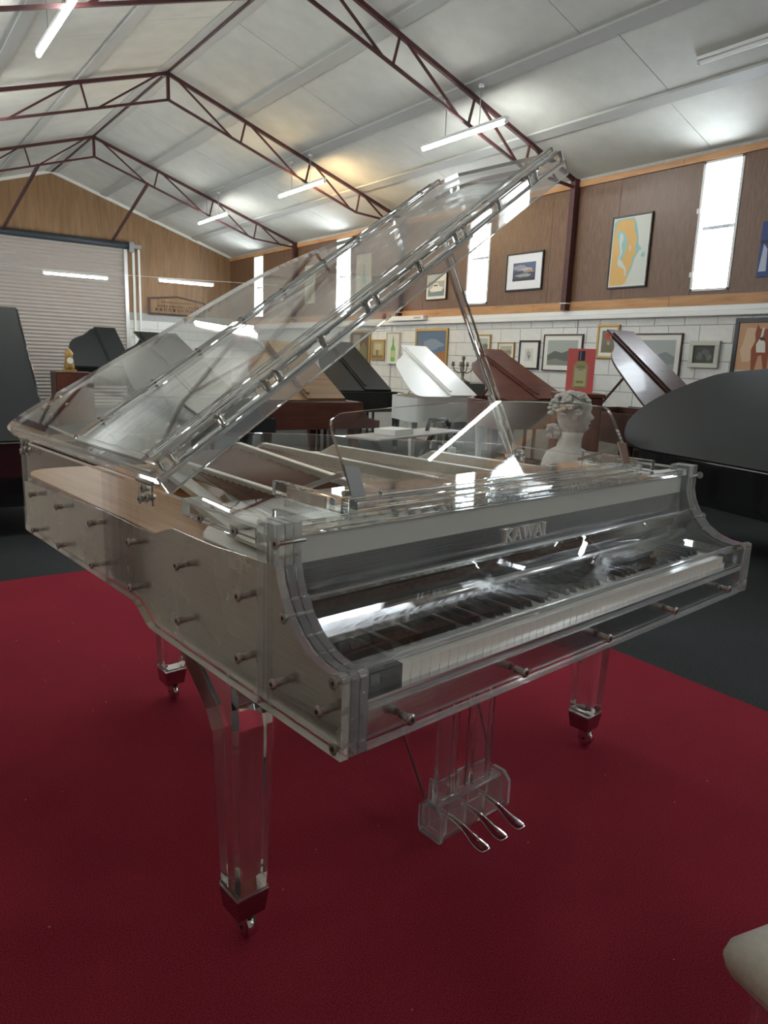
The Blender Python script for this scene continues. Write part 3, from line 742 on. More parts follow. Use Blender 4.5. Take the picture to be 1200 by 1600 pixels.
# lid ------------------------------------------------------------------
LD = _o('lid', None, GP); LD.location = (0, 0, ZT+.004); LD.rotation_euler = (0, -LID, 0)
LF = .634
lid_o = [(.0, LF), (1.585, LF)]+crom([(1.587, .95), (1.56, 1.02), (1.50, 1.075), (1.40, 1.11), (1.30, 1.15), (1.235, 1.235), (1.18, 1.38), (1.09, 1.49), (.98, 1.575), (.82, 1.635), (.60, 1.685), (.41, 1.74), (.25, 1.79), (.11, 1.83), (.04, 1.825), (.005, 1.78), (-.006, 1.68)], 5)
MB().prism(lid_o, 0, .013, mside=1).build('lid_panel', [M['lidpanel'], M['edge']], LD)
# flap folded back on top of it
FB = LF+.475
MB().prism([(.02, LF+.012), (1.58, LF+.012), (1.58, FB-.06), (1.52, FB), (.02, FB)], .034, .045, mside=1).build('lid_flap', [M['lidpanel'], M['edge']], LD)
hx = [.02, .05, .19, .33, .37, .52, .68, .72, .89, 1.05, 1.09, 1.25, 1.40, 1.44, 1.575]
for a, b_ in zip(hx[:-1], hx[1:]):
    MB().box(a+.0012, b_-.0012, LF-.014, LF+.010, .0145, .044).build('hinge_knuckle', M['rod'], LD, bevel=.006, seg=3)
    MB().box(b_-.0006, b_+.0006, LF-.0143, LF+.0103, .0143, .0443).build('hinge_ring', M['screw'], LD)
MB().box(.0, 1.587, LF-.016, LF-.0015, -.030, .0135).build('front_stiffener', M['edge'], LD, bevel=.003)
MB().box(-.004, .014, LF+.002, 1.72, -.006, -.0005).build('spine_bar', M['edge'], LD, bevel=.001)
MB().box(.004, .014, LF+.03, 1.70, .0135, .022).build('spine_stiffener', M['edge'], LD, bevel=.003)
MB().box(.004, .026, LF+.03, FB-.04, .0465, .056).build('flap_side_bar', M['edge'], LD, bevel=.003)
MB().box(.02, 1.58, LF+.014, LF+.034, .0465, .060).build('flap_hinge_bar', M['rod'], LD, bevel=.003)
MB().box(.02, 1.52, FB+.001, FB+.020, .030, .050).build('flap_edge_rod', M['rod'], LD, bevel=.005, seg=3)
MB().box(.02, 1.52, FB-.034, FB-.020, .0465, .057).build('flap_edge_bar', M['rod'], LD, bevel=.003)
for u in (.10, .28, .44, .61, .78, .96, 1.12, 1.30, 1.45):
    MB().box(u, u+.0022, FB, FB+.021, .029, .051).build('hinge_ring', M['dark'], LD)
for u, y in ((1.232, .869), (1.471, .846)):      # prop cups under the lid
    MB().lathe([(.026, -.012), (.028, -.009), (.028, -.004), (.018, -.001)], (u, y, 0), 20).build('prop_cup', M['block'], LD)
# lid hinges on the spine and small bolts
for y in (.70, 1.60):
    MB().box(-.004, .0, y-.035, y+.035, .95, .995).build('hinge_plate', M['block'], GP, bevel=.001)
    for dy, dz in ((-.02, .968), (.018, .958), (.0, .985)): inst('bolt', bm_side, GP, (.008, y+dy, dz), scale=(.7, 1, 1))
    MB().tube((-.004, y-.04, 1.0), (-.004, y+.04, 1.0), .005, 10).build('hinge_barrel', M['screw'], GP)
for u, y in ((.10, .80), (.10, .86), (.16, .80), (.16, .86), (.10, 1.58), (.16, 1.58)):
    MB().lathe([(.0055, .0135), (.006, .016), (.004, .018)], (u, y, 0), 10).build('lid_bolt', M['screw'], LD)
# prop stick
PS = empty('prop_stick', parent=GP)
top = Vector((1.232*math.cos(LID), .869, ZT+.004+1.232*math.sin(LID)))+Vector((math.sin(LID), 0, -math.cos(LID)))*.012
bot = Vector((1.468, .85, .955))
MB().tube(bot.lerp(top, .90), top, .009, 12).build('prop_tip', M['rod'], PS)
MB().beam(bot, bot.lerp(top, .92), .030, .018, up=(0, 1, 0)).build('prop_bar', M['block'], PS, bevel=.004)
d_ = (top-bot).normalized()
o1 = Vector((-.022, 0, .0))
MB().beam(bot+o1*1.2, bot.lerp(top, .30)+o1*1.2, .014, .018, up=(0, 1, 0)).build('short_prop_bar', M['block'], PS, bevel=.002)
MB().tube(bot+Vector((-.05, 0, .0)), bot+Vector((.022, 0, 0)), .006, 10).build('prop_pivot', M['screw'], PS)
MB().box(W-.045, W-.018, .82, .88, .93, .975).build('prop_mount', M['block'], PS, bevel=.002)
# legs -----------------------------------------------------------------
def make_leg(name, x, y, flip=1, loc_y=0):
    r = _o(name, None, GP); r.location = (x, y, 0)
    # profile in (y, z): taper post flaring to the rear under the key bed
    ys = [(-.040, .128), (.040, .128), (.052, .49), (.075, .53), (.215, .640), (.215, .6555), (-.052, .6555), (-.052, .49)]
    def sx(z): return .040+(.052-.040)*min(1, (z-.128)/.4)
    n = len(ys); c = .012; vs = []
    prof_ = ys
    m_ = MB(); inn_ = inset(prof_, .010)
    layers = [(-1, inn_), (-.78, prof_), (.78, prof_), (1, inn_)]
    for k, pr_ in layers:
        vs += [(k*sx(v), u*flip, v) for u, v in pr_]
    f = [tuple(reversed(range(n))), tuple(range(3*n, 4*n))]
    for L_ in range(3): f += [(L_*n+i, L_*n+(i+1) % n, (L_+1)*n+(i+1) % n, (L_+1)*n+i) for i in range(n)]
    m_.add(vs, f).build('leg_post', M['block'], r, bevel=.0015, seg=1)
    m2 = MB().hull8([(-.034, -.034, .062), (.034, -.034, .062), (.034, .034, .062), (-.034, .034, .062)], [(-.0405, -.0405, .118), (.0405, -.0405, .118), (.0405, .0405, .118), (-.0405, .0405, .118)])
    m2.build('leg_shoe', M['shoe'], r, bevel=.001)
    MB().prism([(-.150, .612), (-.054, .588), (-.054, .6555), (-.150, .6555)][::1], -.045, .045, 'x').build('leg_bracket', M['slab'], r, bevel=.003)
    MB().tube((0, -.12, .60), (0, -.12, .70), .005, 10).build('leg_bolt', M['screw'], r)
    MB().box(-.040, .040, -.040, .040, .1185, .1275).build('leg_collar', M['rod'], r, bevel=.001)
    m3 = MB().tube((0, 0, .064), (0, 0, .052), .012, 12)
    m3.box(-.013, -.009, -.028, .012, .016, .056).box(.009, .013, -.028, .012, .016, .056).box(-.013, .013, -.012, .012, .052, .057)
    m3.build('caster_fork', M['screw'], r, bevel=.001)
    MB().tube((-.010, -.012, .027), (.010, -.012, .027), .027, 24).build('caster_wheel', M['chrome'], r)
    MB().tube((-.015, -.012, .027), (.015, -.012, .027), .004, 8).build('axle', M['dark'], r)
    return r
make_leg('leg', .080, .430); make_leg('leg', W-.085, .430); rl = make_leg('leg', .46, 1.60, 1)
rl.scale = (1, 1, 1)
MB().box(.05, .13, 1.55, 1.66, .655, .698).build('tail_block', M['block'], GP, bevel=.002)
MB().box(.03, 1.45, .60, .64, ZB+.002, .70).build('belly_bar', [M['panel']], GP)
# pedal lyre -------------------------------------------------------------
LY = empty('pedal_lyre', parent=GP)
lx0, lx1 = .565, .845
lp = [(.292, .075), (.365, .075), (.372, .09), (.372, .150), (.352, .172), (.315, .172), (.292, .150)]
for a, b_ in ((lx0, lx0+.012), (lx1-.012, lx1)):
    MB().prism(lp, a, b_, 'x').build('box_end', M['slab'], LY, bevel=.001)
MB().box(lx0+.0125, lx1-.0125, .296, .368, .075, .087).build('box_floor', M['slab'], LY, bevel=.001)
MB().prism([(.355, .088), (.367, .088), (.367, .150), (.350, .166), (.318, .166), (.318, .156), (.345, .156), (.355, .146)], lx0+.0125, lx1-.0125, 'x').build('box_back', M['slab'], LY, bevel=.001)
for i in range(4):
    x = lx0+.03+i*.073; MB().box(x-.005, x+.005, .300, .354, .088, .150).build('divider', M['slab'], LY, bevel=.001)
for x0, x1 in ((.578, .650), (.715, .788)):
    MB().box(x0, x1, .322, .336, .170, ZB).build('lyre_post', M['block'], LY, bevel=.001)
MB().box(.578, .79, .345, .352, .167, .215).build('lyre_back_plate', M['slab'], LY, bevel=.001)
for x0 in (.570, .651):
    MB().box(x0, x0+.006, .318, .345, .170, .235).build('post_bracket', M['slab'], LY)
for i, x in enumerate((.635, .706, .778)):
    MB().tube((x, .34, .165), (x, .34, ZB+.01), .0022, 8).build('trap_rod', M['screw'], LY)
    pr_ = [(.35, .006, .110), (.295, .007, .108), (.27, .0085, .104), (.25, .0105, .096), (.232, .014, .090), (.212, .0165, .087), (.198, .0145, .086), (.190, .008, .0855)]
    vs = []; f = []
    for (y, hw_, z) in [(y, hw_*1.45, z) for y, hw_, z in pr_]:
        vs += [(x-hw_, y, z-.003), (x-hw_*.75, y, z+.0035), (x, y, z+.0055), (x+hw_*.75, y, z+.0035), (x+hw_, y, z-.003), (x, y, z-.006)]
    for k in range(len(pr_)-1):
        f += [(6*k+j, 6*k+(j+1) % 6, 6*k+6+(j+1) % 6, 6*k+6+j) for j in range(6)]
    f += [tuple(reversed(range(6))), tuple(range(len(vs)-6, len(vs)))]
    pdl = MB().add(vs, f, 0, True).build('pedal', M['chrome'], LY)
    sbd = pdl.modifiers.new('s', 'SUBSURF'); sbd.levels = 1; sbd.render_levels = 2
for a, b_ in (((.52, .58, .65), (.575, .362, .17)), ((.86, .58, .65), (.835, .362, .17))):
    MB().tube(a, b_, .0035, 8).build('lyre_brace', M['screw'], LY)
# ================================================================== piano stool at the lower right
BN = empty('piano_stool', (0, 0, 0), 0, 'cream leatherette piano stool with a clear acrylic leg in the lower right corner', 'stool')
BN.location = (.455, -.405, 0); BN.rotation_euler = (0, 0, math.radians(-13))
# local frame: far left corner of the seat at the origin, x along the keyboard, y towards the viewer
LX_, LY_ = .62, .34
cu = MB(); c_ = .035
cpl = [(c_*(1-math.cos(a)), -c_*(1-math.sin(a))) for a in [math.pi/2*k/5 for k in range(6)]]
rr_ = []
for (cx_, cy_, a0) in ((LX_-c_, -c_, 0), (c_, -c_, 90), (c_, -LY_+c_, 180), (LX_-c_, -LY_+c_, 270)):
    for k in range(7): a = math.radians(a0+15*k); rr_.append((cx_+c_*math.cos(a), cy_+c_*math.sin(a)))
lay = [(0, .372), (-.005, .376), (-.008, .388), (-.004, .405), (.010, .420), (.035, .430), (.08, .436), (.13, .439)]
vs = []; n = len(rr_)
for d, z in lay:
    for x, y in rr_:
        sx_ = (x-LX_/2)/(LX_/2); sy_ = (y+LY_/2)/(LY_/2); vs.append((x-sx_*d, y-sy_*d, z))
f = [tuple(reversed(range(n))), tuple(range(len(vs)-n, len(vs)))]
for k in range(len(lay)-1): f += [(k*n+i, k*n+(i+1) % n, (k+1)*n+(i+1) % n, (k+1)*n+i) for i in range(n)]
cu.add(vs, f, 0, True); cu.build('cushion', M['cream'], BN)
MB().poly([(x, y, .373) for x, y in rr_+rr_[:1]], .004, 6).build('piping', M['cream'], BN)
MB().box(.03, LX_-.03, -LY_+.03, -.03, .345, .371).build('seat_frame', M['block'], BN, bevel=.002)
for x in (.035, LX_-.085):
    for y in (-.085, -LY_+.035):
        MB().hull8([(x+.008, y+.008, .001), (x+.042, y+.008, .001), (x+.042, y+.042, .001), (x+.008, y+.042, .001)], [(x, y, .344), (x+.05, y, .344), (x+.05, y+.05, .344), (x, y+.05, .344)]).build('leg', M['block'], BN, bevel=.004)

# ================================================================== other grand pianos
def grand(label, root, rz, zt, zb, mb, ml=None, L_=1.85, lid=35, zf=ZF, flap=True, group=None, prop=True, legs=True, lo=None, mu=None, name='grand_piano', lidscale=1.0, open_=True):
    ml = ml or mb; mu = mu or ml; r = empty(name, (root[0], root[1], 0), math.radians(rz), label, 'piano', group)
    W_ = 1.48; k = L_/1.80; H = zt-zb
    cv = [(x*W_/1.508, y*k) for x, y in curve]
    pol = [(W_, .16)]+cv+[(0, .70*k), (0, .16)]
    b_ = inset(pol, .045); n = len(pol)
    vs = [(*p, zb) for p in pol]+[(*p, zt) for p in pol]+[(*p, zt) for p in b_]+[(*p, zt-.10) for p in b_]; fs = []
    for i in range(n):
        j = (i+1) % n; fs += [(i, j, n+j, n+i), (n+i, n+j, 2*n+j, 2*n+i), (2*n+i, 2*n+j, 3*n+j, 3*n+i)]
    fs.append(tuple(range(n-1, -1, -1)))
    MB().add(vs, fs).build('case', mb, r)
    MB().prism(b_, zt-.102, zt-.095).build('cast_plate', M['gold_plate'], r)
    for x in (0, W_-.07):
        MB().prism([(-.10, zb), (.20, zb), (.20, zt), (.15, zt), (.13, zt-.10), (.06, zt-.19), (-.06, zt-.22), (-.10, zt-.22)], x, x+.07, 'x').build('arm', mb, r, bevel=.006)
    MB().box(.07, W_-.07, -.08, .16, zb, zb+.05).build('key_bed', mb, r)
    MB().box(.14, W_-.14, -.06, .10, zb+.05, zb+.075).build('keyboard', M['white_key'], r)
    bk_ = MB()
    for i in range(51):
        if (i+5) % 7 not in (2, 6): x = .15+(i+1)*(W_-.3)/52; bk_.box(x-.006, x+.006, .0, .10, zb+.075, zb+.087)
    bk_.build('black_keys', M['black_key'], r, kind='stuff')
    MB().box(.07, W_-.07, .10, .125, zb+.05, zt-.03).build('fallboard', mb, r, bevel=.003)
    if open_:
        ld = _o('lid', None, r); ld.location = (0, 0, zt+.006); ld.rotation_euler = (0, -math.radians(lid), 0)
        lf = .50*k
        lo_ = [(0, lf), (W_+.03, lf)]+[(x*W_/1.508*1.02, y*k+.02) for x, y in curve[3:]]+[(-.005, 1.0*k)]
        if lo: lo_ = lo
        MB().prism(lo_, 0, .022, 'z', mi=0).build('lid_panel', [ml], ld, bevel=.004)
        if flap:
            MB().prism([(.0, lf-.002), (W_+.03, lf-.002), (W_+.03, lf+.50), (.0, lf+.50)], .025, .045).build('lid_flap', ml, ld, bevel=.004)
            MB().box(.10, W_-.05, lf+.43, lf+.465, .0455, .065).build('flap_batten', ml, ld, bevel=.003)
        MB().tube((.0, lf, .023), (W_, lf, .023), .007, 8).build('piano_hinge', mb, ld)
        if prop:
            a = math.radians(lid); u = 1.05
            MB().beam((W_-.05, .80*k, zt-.03), (u*math.cos(a), .80*k, zt+u*math.sin(a)), .03, .02).build('prop_stick', mb, r)
        MB().beam((.30, .42*k, zt+.02), (W_-.30, .42*k, zt+.02), .02, .012).build('desk_ledge', mb, r)
    else:
        MB().prism([(0, .16)]+[(W_, .16)]+cv+[(0, .7)], zt+.004, zt+.026).build('lid_panel', ml, r, bevel=.004)
    if legs:
        for x, y in ((.16, .18), (W_-.16, .18), (.42, 1.52*k)):
            lg = _o('leg', None, r); lg.location = (x, y, zf)
            hh = zb-zf; t_ = min(1, hh/.6)
            MB().hull8([(-.03, -.03, .07*t_), (.03, -.03, .07*t_), (.03, .03, .07*t_), (-.03, .03, .07*t_)], [(-.055, -.055, hh), (.055, -.055, hh), (.055, .055, hh), (-.055, .055, hh)]).build('leg_post', mb, lg, bevel=.005)
            MB().tube((-.01, -.01, .025), (.01, -.01, .025), .025, 14).box(-.014, .014, -.02, .01, .025, .07*t_+.01).build('caster', M['gold'], lg)
        if zb-zf > .5:
            m_ = MB()
            for x in (W_/2-.1, W_/2+.08): m_.box(x, x+.03, .30, .34, zf+.17, zb)
            m_.box(W_/2-.16, W_/2+.16, .27, .38, zf+.09, zf+.18); ly = m_.build('pedal_lyre', mb, r, bevel=.003)
            for i in (-1, 0, 1): MB().box(W_/2+i*.08-.012, W_/2+i*.08+.012, .12, .27, zf+.10, zf+.112).build('pedal', M['gold'], r, bevel=.003)
    return r
ZG = .78; ZH = .46
grand('low black grand piano with a large matt black lid at the right edge', (4.63, .82), -14.5, .554, .20, M['black'], M['satin'], L_=2.55, lid=38, flap=False, prop=False, lo=[(u_*.93, v_*.93) for u_, v_ in [(0, .7), (1.5, .7)]+crom([(1.50, 1.1), (1.44, 1.6), (1.325, 2.10), (1.24, 2.53), (1.12, 2.73), (.953, 2.90), (.795, 3.03), (.595, 3.10), (.40, 3.09), (.274, 3.02), (.16, 2.92), (.05, 2.74), (0, 2.5)], 4)])
grand('black grand piano with raised satin lid cut by the left edge of the picture', (1.07, 5.30), 90, .55, .05, M['black'], M['satin'], L_=1.6, lid=44, flap=False, prop=False)
grand('striped walnut grand piano with raised lid, seen just below the clear lid', (4.52, 6.40), 86, .78, .46, M['mahog'], M['walnut'], L_=1.45, lid=26)
grand('satin black grand piano with raised lid, between the walnut and the white ones', (6.91, 8.73), 88, .78, .46, M['satin'], M['satin'], L_=1.5, lid=30)
grand('white lacquered grand piano with raised white lid under the framed sailing picture', (7.28, 7.07), 88, .78, .44, M['ivory'], M['ivory'], L_=1.5, lid=28)
grand('red mahogany grand piano with raised lid behind the clear prop stick', (7.28, 5.36), 86, .84, .5, M['mahog'], M['mahog'], L_=1.5, lid=24)
grand('dark brown grand piano with glossy raised lid in front of the wide seascape print', (7.7, 3.62), 89, .80, .46, M['brown'], M['brown'], L_=1.5, lid=37)
grand('black grand piano seen through the clear lid near the roller shutter', (3.0, 6.20), 96, .84, .46, M['satin'], M['satin'], L_=1.4, lid=24)
grand('small black grand piano with raised lid standing in front of the roller shutter', (5.2, 16.5), 92, .90, .5, M['black'], M['satin'], L_=1.9, lid=36)
# upright piano behind the bust
UP = empty('tall_cabinet', (5.43, 4.05, ZF), math.radians(140), 'narrow brown cabinet behind the bust, carrying the pink bottle picture', 'cabinet')
MB().box(-.22, .22, -.2, .2, .05, 1.19).build('case', M['mahog'], UP, bevel=.006)
MB().box(-.24, .24, -.22, .22, 1.19, 1.23).build('top_lid', M['mahog'], UP, bevel=.006)
MB().box(-.20, .20, .2, .215, .1, 1.15).build('door', M['mahog'], UP, bevel=.003)
MB().box(-.2, .2, -.18, .18, 0, .05).build('plinth', M['brown'], UP)

# ================================================================== pictures on the walls
def art(parent, mb_items, fn, base):
    """mb_items: list of (colour, polygon in 0..1 picture space)"""
    cols = []; m_ = MB()
    for k, (c, pts) in enumerate(mb_items):
        if c not in cols: cols.append(c)
        n = len(pts); d = base+.0004*(k+1)
        # keep the face turned to the viewer whichever way round it is listed
        m_.add([fn(u, v, d) for u, v in pts], [tuple(range(n))], cols.index(c))
    me = bpy.data.meshes.new('print'); me.from_pydata(m_.v, [], m_.f)
    for c in cols: me.materials.append(flat(c))
    me.polygons.foreach_set('material_index', m_.m); me.update()
    return _o('print', me, parent)
def picture(y0, y1, z0, z1, label, frame, items, fw=.03, mount=0, depth=.03, name='framed_picture', cat='picture', mmat=None, group=None, tilt=0):
    """hangs on the right wall; y0 is the left edge as seen (far), y1 the right edge"""
    w_, h_ = abs(y0-y1), z1-z0; r = empty(name, (XR-.012, (y0+y1)/2, z0), 0, label, cat, group)
    X = lambda d: -d
    P_ = lambda u, v, d: (X(d), w_/2-u*w_, v*h_)       # u from left as seen
    if fw:
        m_ = MB()
        for (a, b_, c, d) in ((0, w_, 0, fw), (0, w_, h_-fw, h_), (0, fw, fw, h_-fw), (w_-fw, w_, fw, h_-fw)):
            m_.box(-depth, 0, w_/2-b_, w_/2-a, c, d)
        m_.build('frame', frame, r, bevel=.004)
    MB().box(-depth*.55, -.001, -w_/2+fw*.7, w_/2-fw*.7, fw*.7, h_-fw*.7).build('mount', mmat or M['mount'], r)
    q = fw+mount; iu, iv = q/w_, q/h_
    fn = lambda u, v, d: P_(iu+u*(1-2*iu), iv+v*(1-2*iv), d)
    if items: art(r, items, fn, depth*.55)
    return r
rect = lambda a, b_, c, d: [(a, c), (b_, c), (b_, d), (a, d)]
def blob(cx, cy, rx, ry, n=14, wob=.12, seed=1):
    rn = random.Random(seed); return [(min(1, max(0, cx+rx*math.cos(2*math.pi*i/n)*(1+wob*(rn.random()-.5)*2))), min(1, max(0, cy+ry*math.sin(2*math.pi*i/n)*(1+wob*(rn.random()-.5)*2)))) for i in range(n)]
# nautical chart
land = (.66, .40, .13); sea = (.60, .62, .56); teal = (.28, .50, .48)
picture(6.03, 5.38, 2.40, 3.37, 'tall framed nautical chart with orange land and pale sea, right of the red column', M['blackframe'], [
    (sea, rect(0, 1, 0, 1)),
    (teal, [(0, .02), (.45, .02), (.62, .25), (.66, .38), (.78, .50), (.86, .52), (.74, .60), (.72, .72), (.66, .88), (.56, 1), (.10, 1), (0, .95)]),
    (land, [(0, 0), (.38, 0), (.50, .06), (.50, .16), (.60, .30), (.60, .40), (.70, .48), (.66, .58), (.70, .66), (.60, .82), (.56, .97), (.30, .99), (.08, .96), (.02, .80), (0, .3)]),
    (teal, [(.16, .84), (.30, .80), (.42, .68), (.40, .52), (.28, .34), (.20, .28), (.16, .36), (.22, .50), (.14, .66), (.10, .78)]),
    (sea, [(.20, .80), (.28, .76), (.30, .70), (.26, .62), (.30, .50), (.24, .40), (.32, .36), (.46, .24), (.48, .14), (.44, .14), (.40, .24), (.22, .30), (.18, .34), (.24, .50), (.18, .66)]),
    (sea, blob(.52, .56, .03, .05, 8, .2, 3)), (teal, blob(.90, .43, .05, .04, 8, .3, 5))], fw=.022, mount=.02)
# harbour photo
picture(8.07, 7.27, 2.47, 3.06, 'black framed photograph of a cloudy harbour with a wide white mount', M['blackframe'], [
    ((.05, .06, .10), rect(0, 1, 0, 1)), ((.10, .13, .22), rect(0, 1, .55, 1)), ((.30, .31, .36), blob(.30, .72, .30, .16, 16, .2, 2)), ((.42, .44, .50), blob(.62, .62, .25, .10, 14, .2, 9)),
    ((.40, .25, .14), [(.45, .47), (.55, .56), (.62, .53), (.72, .62), (.80, .55), (.95, .53), (.95, .45), (.45, .44)]), ((.32, .33, .36), blob(.5, .30, .35, .10, 16, .25, 4)), ((.03, .03, .04), rect(0, 1, 0, .12))], fw=.025, mount=.13, mmat=simple('photo_mount', (.78, .78, .80), .6))
picture(10.17, 9.56, 2.42, 2.90, 'small square framed print of a white motor yacht on the plywood wall', M['darkwood'], [
    ((.36, .36, .33), rect(0, 1, 0, 1)), ((.16, .22, .25), rect(0, 1, 0, .35)), ((.70, .68, .62), [(.1, .35), (.2, .22), (.85, .25), (.95, .45), (.7, .5), (.6, .68), (.35, .66), (.28, .48)]), ((.10, .10, .10), rect(.35, .6, .52, .6)), ((.72, .70, .62), rect(0, 1, .78, 1))], fw=.02, mount=.05)
bottle = lambda c1, c2, c3: [(c1, rect(0, 1, 0, 1)), (c2, [(.34, .06), (.66, .06), (.68, .12), (.68, .48), (.57, .62), (.56, .86), (.44, .86), (.43, .62), (.32, .48), (.32, .12)]), (c3, rect(.34, .66, .2, .42)), (c3, rect(.44, .56, .8, .9))]
picture(12.55, 12.0, 2.45, 3.45, 'tall plywood mounted picture of a teal bottle, seen through the clear lid', M['mount'], bottle((.52, .50, .42), (.16, .30, .30), (.40, .44, .38)), fw=.01)
picture(14.75, 14.3, 2.55, 3.4, 'pale narrow picture seen through the clear lid on the plywood wall beside the lattice column', M['mount'], bottle((.52, .48, .36), (.40, .38, .26), (.5, .42, .28)), fw=.01)
picture(11.33, 10.9, 1.23, 1.85, 'white canvas of a green wine bottle hung on the block wall above the white piano', M['mount'], bottle((.64, .64, .58), (.16, .40, .10), (.46, .52, .22)), fw=.008, depth=.06)
picture(12.74, 11.95, 1.12, 1.90, 'large dark gilt framed interior scene hung furthest left on the block wall', M['gold'], [
    ((.10, .06, .03), rect(0, 1, 0, 1)), ((.30, .26, .18), rect(.1, .5, .35, .95)), ((.14, .13, .05), blob(.7, .4, .2, .3, 12, .2, 3)), ((.34, .28, .16), blob(.3, .25, .15, .15, 10, .2, 4))], fw=.05)
picture(11.89, 11.43, 1.29, 1.71, 'small gilt framed yellow painting beside the green wine bottle canvas', M['gold'], [
    ((.40, .33, .15), rect(0, 1, 0, 1)), ((.20, .14, .06), rect(0, 1, 0, .2)), ((.50, .44, .28), rect(.2, .8, .5, .85)), ((.14, .10, .05), rect(.35, .5, .2, .5))], fw=.035)
picture(10.41, 9.45, 1.16, 1.91, 'gilt framed painting of blue sky and a red hillside above the white piano', M['gold'], [
    ((.10, .16, .25), rect(0, 1, 0, 1)), ((.22, .28, .34), blob(.55, .62, .35, .14, 16, .3, 6)), ((.36, .15, .05), [(0, 0), (1, 0), (1, .45), (.7, .38), (.45, .22), (.2, .30), (0, .42)]), ((.45, .08, .03), [(.08, .38), (.28, .42), (.18, .70)]), ((.20, .16, .07), [(0, 0), (1, 0), (.6, .14), (0, .2)])], fw=.05)
sk = lambda a, b_, c: [(a, rect(0, 1, 0, 1)), (b_, [(0, .1), (1, .15), (1, .45), (.75, .62), (.5, .5), (.25, .58), (0, .4)]), (c, [(0, 0), (1, 0), (1, .22), (.6, .18), (.3, .28), (0, .2)])]
picture(8.67, 8.33, 1.45, 1.79, 'small wooden framed print half hidden behind the clear prop stick', M['gold'], sk((.42, .44, .36), (.14, .16, .11), (.28, .28, .2)), fw=.025, mount=.04)
picture(8.15, 7.76, 1.38, 1.66, 'small gilt framed print hung low above the red mahogany piano', M['gold'], sk((.40, .38, .28), (.24, .20, .13), (.36, .32, .22)), fw=.02, mount=.04)
picture(7.65, 7.21, 1.23, 1.69, 'black framed pencil sketch with a wide pale mount', M['blackframe'], [((.58, .58, .53), rect(0, 1, 0, 1)), ((.22, .22, .20), blob(.5, .5, .25, .35, 12, .4, 8)), ((.45, .45, .42), blob(.5, .6, .12, .16, 10, .3, 9))], fw=.03, mount=.10)
picture(7.13, 6.36, 1.22, 1.78, 'landscape etching of a hillside in a thin brown frame, behind the pink bottle picture', M['darkwood'], sk((.34, .37, .34), (.11, .12, .10), (.20, .21, .18)), fw=.02, mount=.07)
picture(6.11, 5.73, 1.43, 1.91, 'gilt framed portrait painting of a bearded person in a red turban', M['gold'], [
    ((.17, .15, .11), rect(0, 1, 0, 1)), ((.16, .14, .07), [(.1, 0), (.95, 0), (.85, .3), (.6, .42), (.35, .42), (.2, .28)]), ((.28, .15, .08), blob(.55, .56, .17, .17, 12, .05, 3)), ((.36, .34, .30), blob(.58, .42, .13, .08, 10, .1, 4)), ((.42, .05, .03), blob(.5, .74, .26, .15, 14, .08, 5)), ((.30, .03, .02), blob(.62, .80, .12, .06, 8, .1, 6))], fw=.035, mount=.05)
picture(5.48, 4.73, 1.20, 1.78, 'wide framed seascape print behind the lid of the dark brown piano', M['darkwood'], sk((.36, .39, .38), (.20, .23, .22), (.28, .30, .28)), fw=.02, mount=.07)
picture(4.61, 4.20, 1.34, 1.68, 'small dark engraving in a silver white frame', M['silverframe'], [((.05, .055, .045), rect(0, 1, 0, 1)), ((.11, .12, .10), blob(.3, .4, .15, .25, 9, .3, 3)), ((.10, .11, .09), blob(.6, .6, .2, .2, 9, .4, 4)), ((.13, .14, .12), blob(.75, .3, .12, .18, 9, .3, 5))], fw=.06, depth=.045)
picture(4.04, 3.25, 1.20, 1.95, 'black framed painting of a brown and white boxer dog', M['blackframe'], [
    ((.50, .28, .16), rect(0, 1, 0, 1)), ((.60, .42, .28), blob(.25, .6, .2, .3, 12, .3, 11)), ((.55, .50, .40), rect(0, 1, 0, .12)), ((.26, .06, .02), [(.30, .12), (.36, .12), (.40, .38), (.46, .40), (.52, .12), (.58, .12), (.58, .45), (.92, .40), (.95, .60), (.60, .70), (.55, .95), (.50, .88), (.38, .88), (.33, .97), (.30, .80), (.32, .66), (.26, .50)]),
    ((.68, .64, .58), [(.36, .45), (.52, .45), (.50, .62), (.44, .72), (.46, .90), (.42, .90), (.40, .72), (.34, .60)]), ((.05, .03, .02), blob(.44, .70, .05, .035, 8, .1, 2))], fw=.055)
picture(3.87, 3.1, 2.42, 3.05, 'blue picture with a white figure, cut by the right edge', M['mount'], [((.03, .06, .20), rect(0, 1, 0, 1)), ((.45, .5, .6), [(.02, .1), (.14, .1), (.12, .5), (.06, .6)]), ((.02, .03, .07), rect(0, 1, .6, .66))], fw=0, depth=.03)
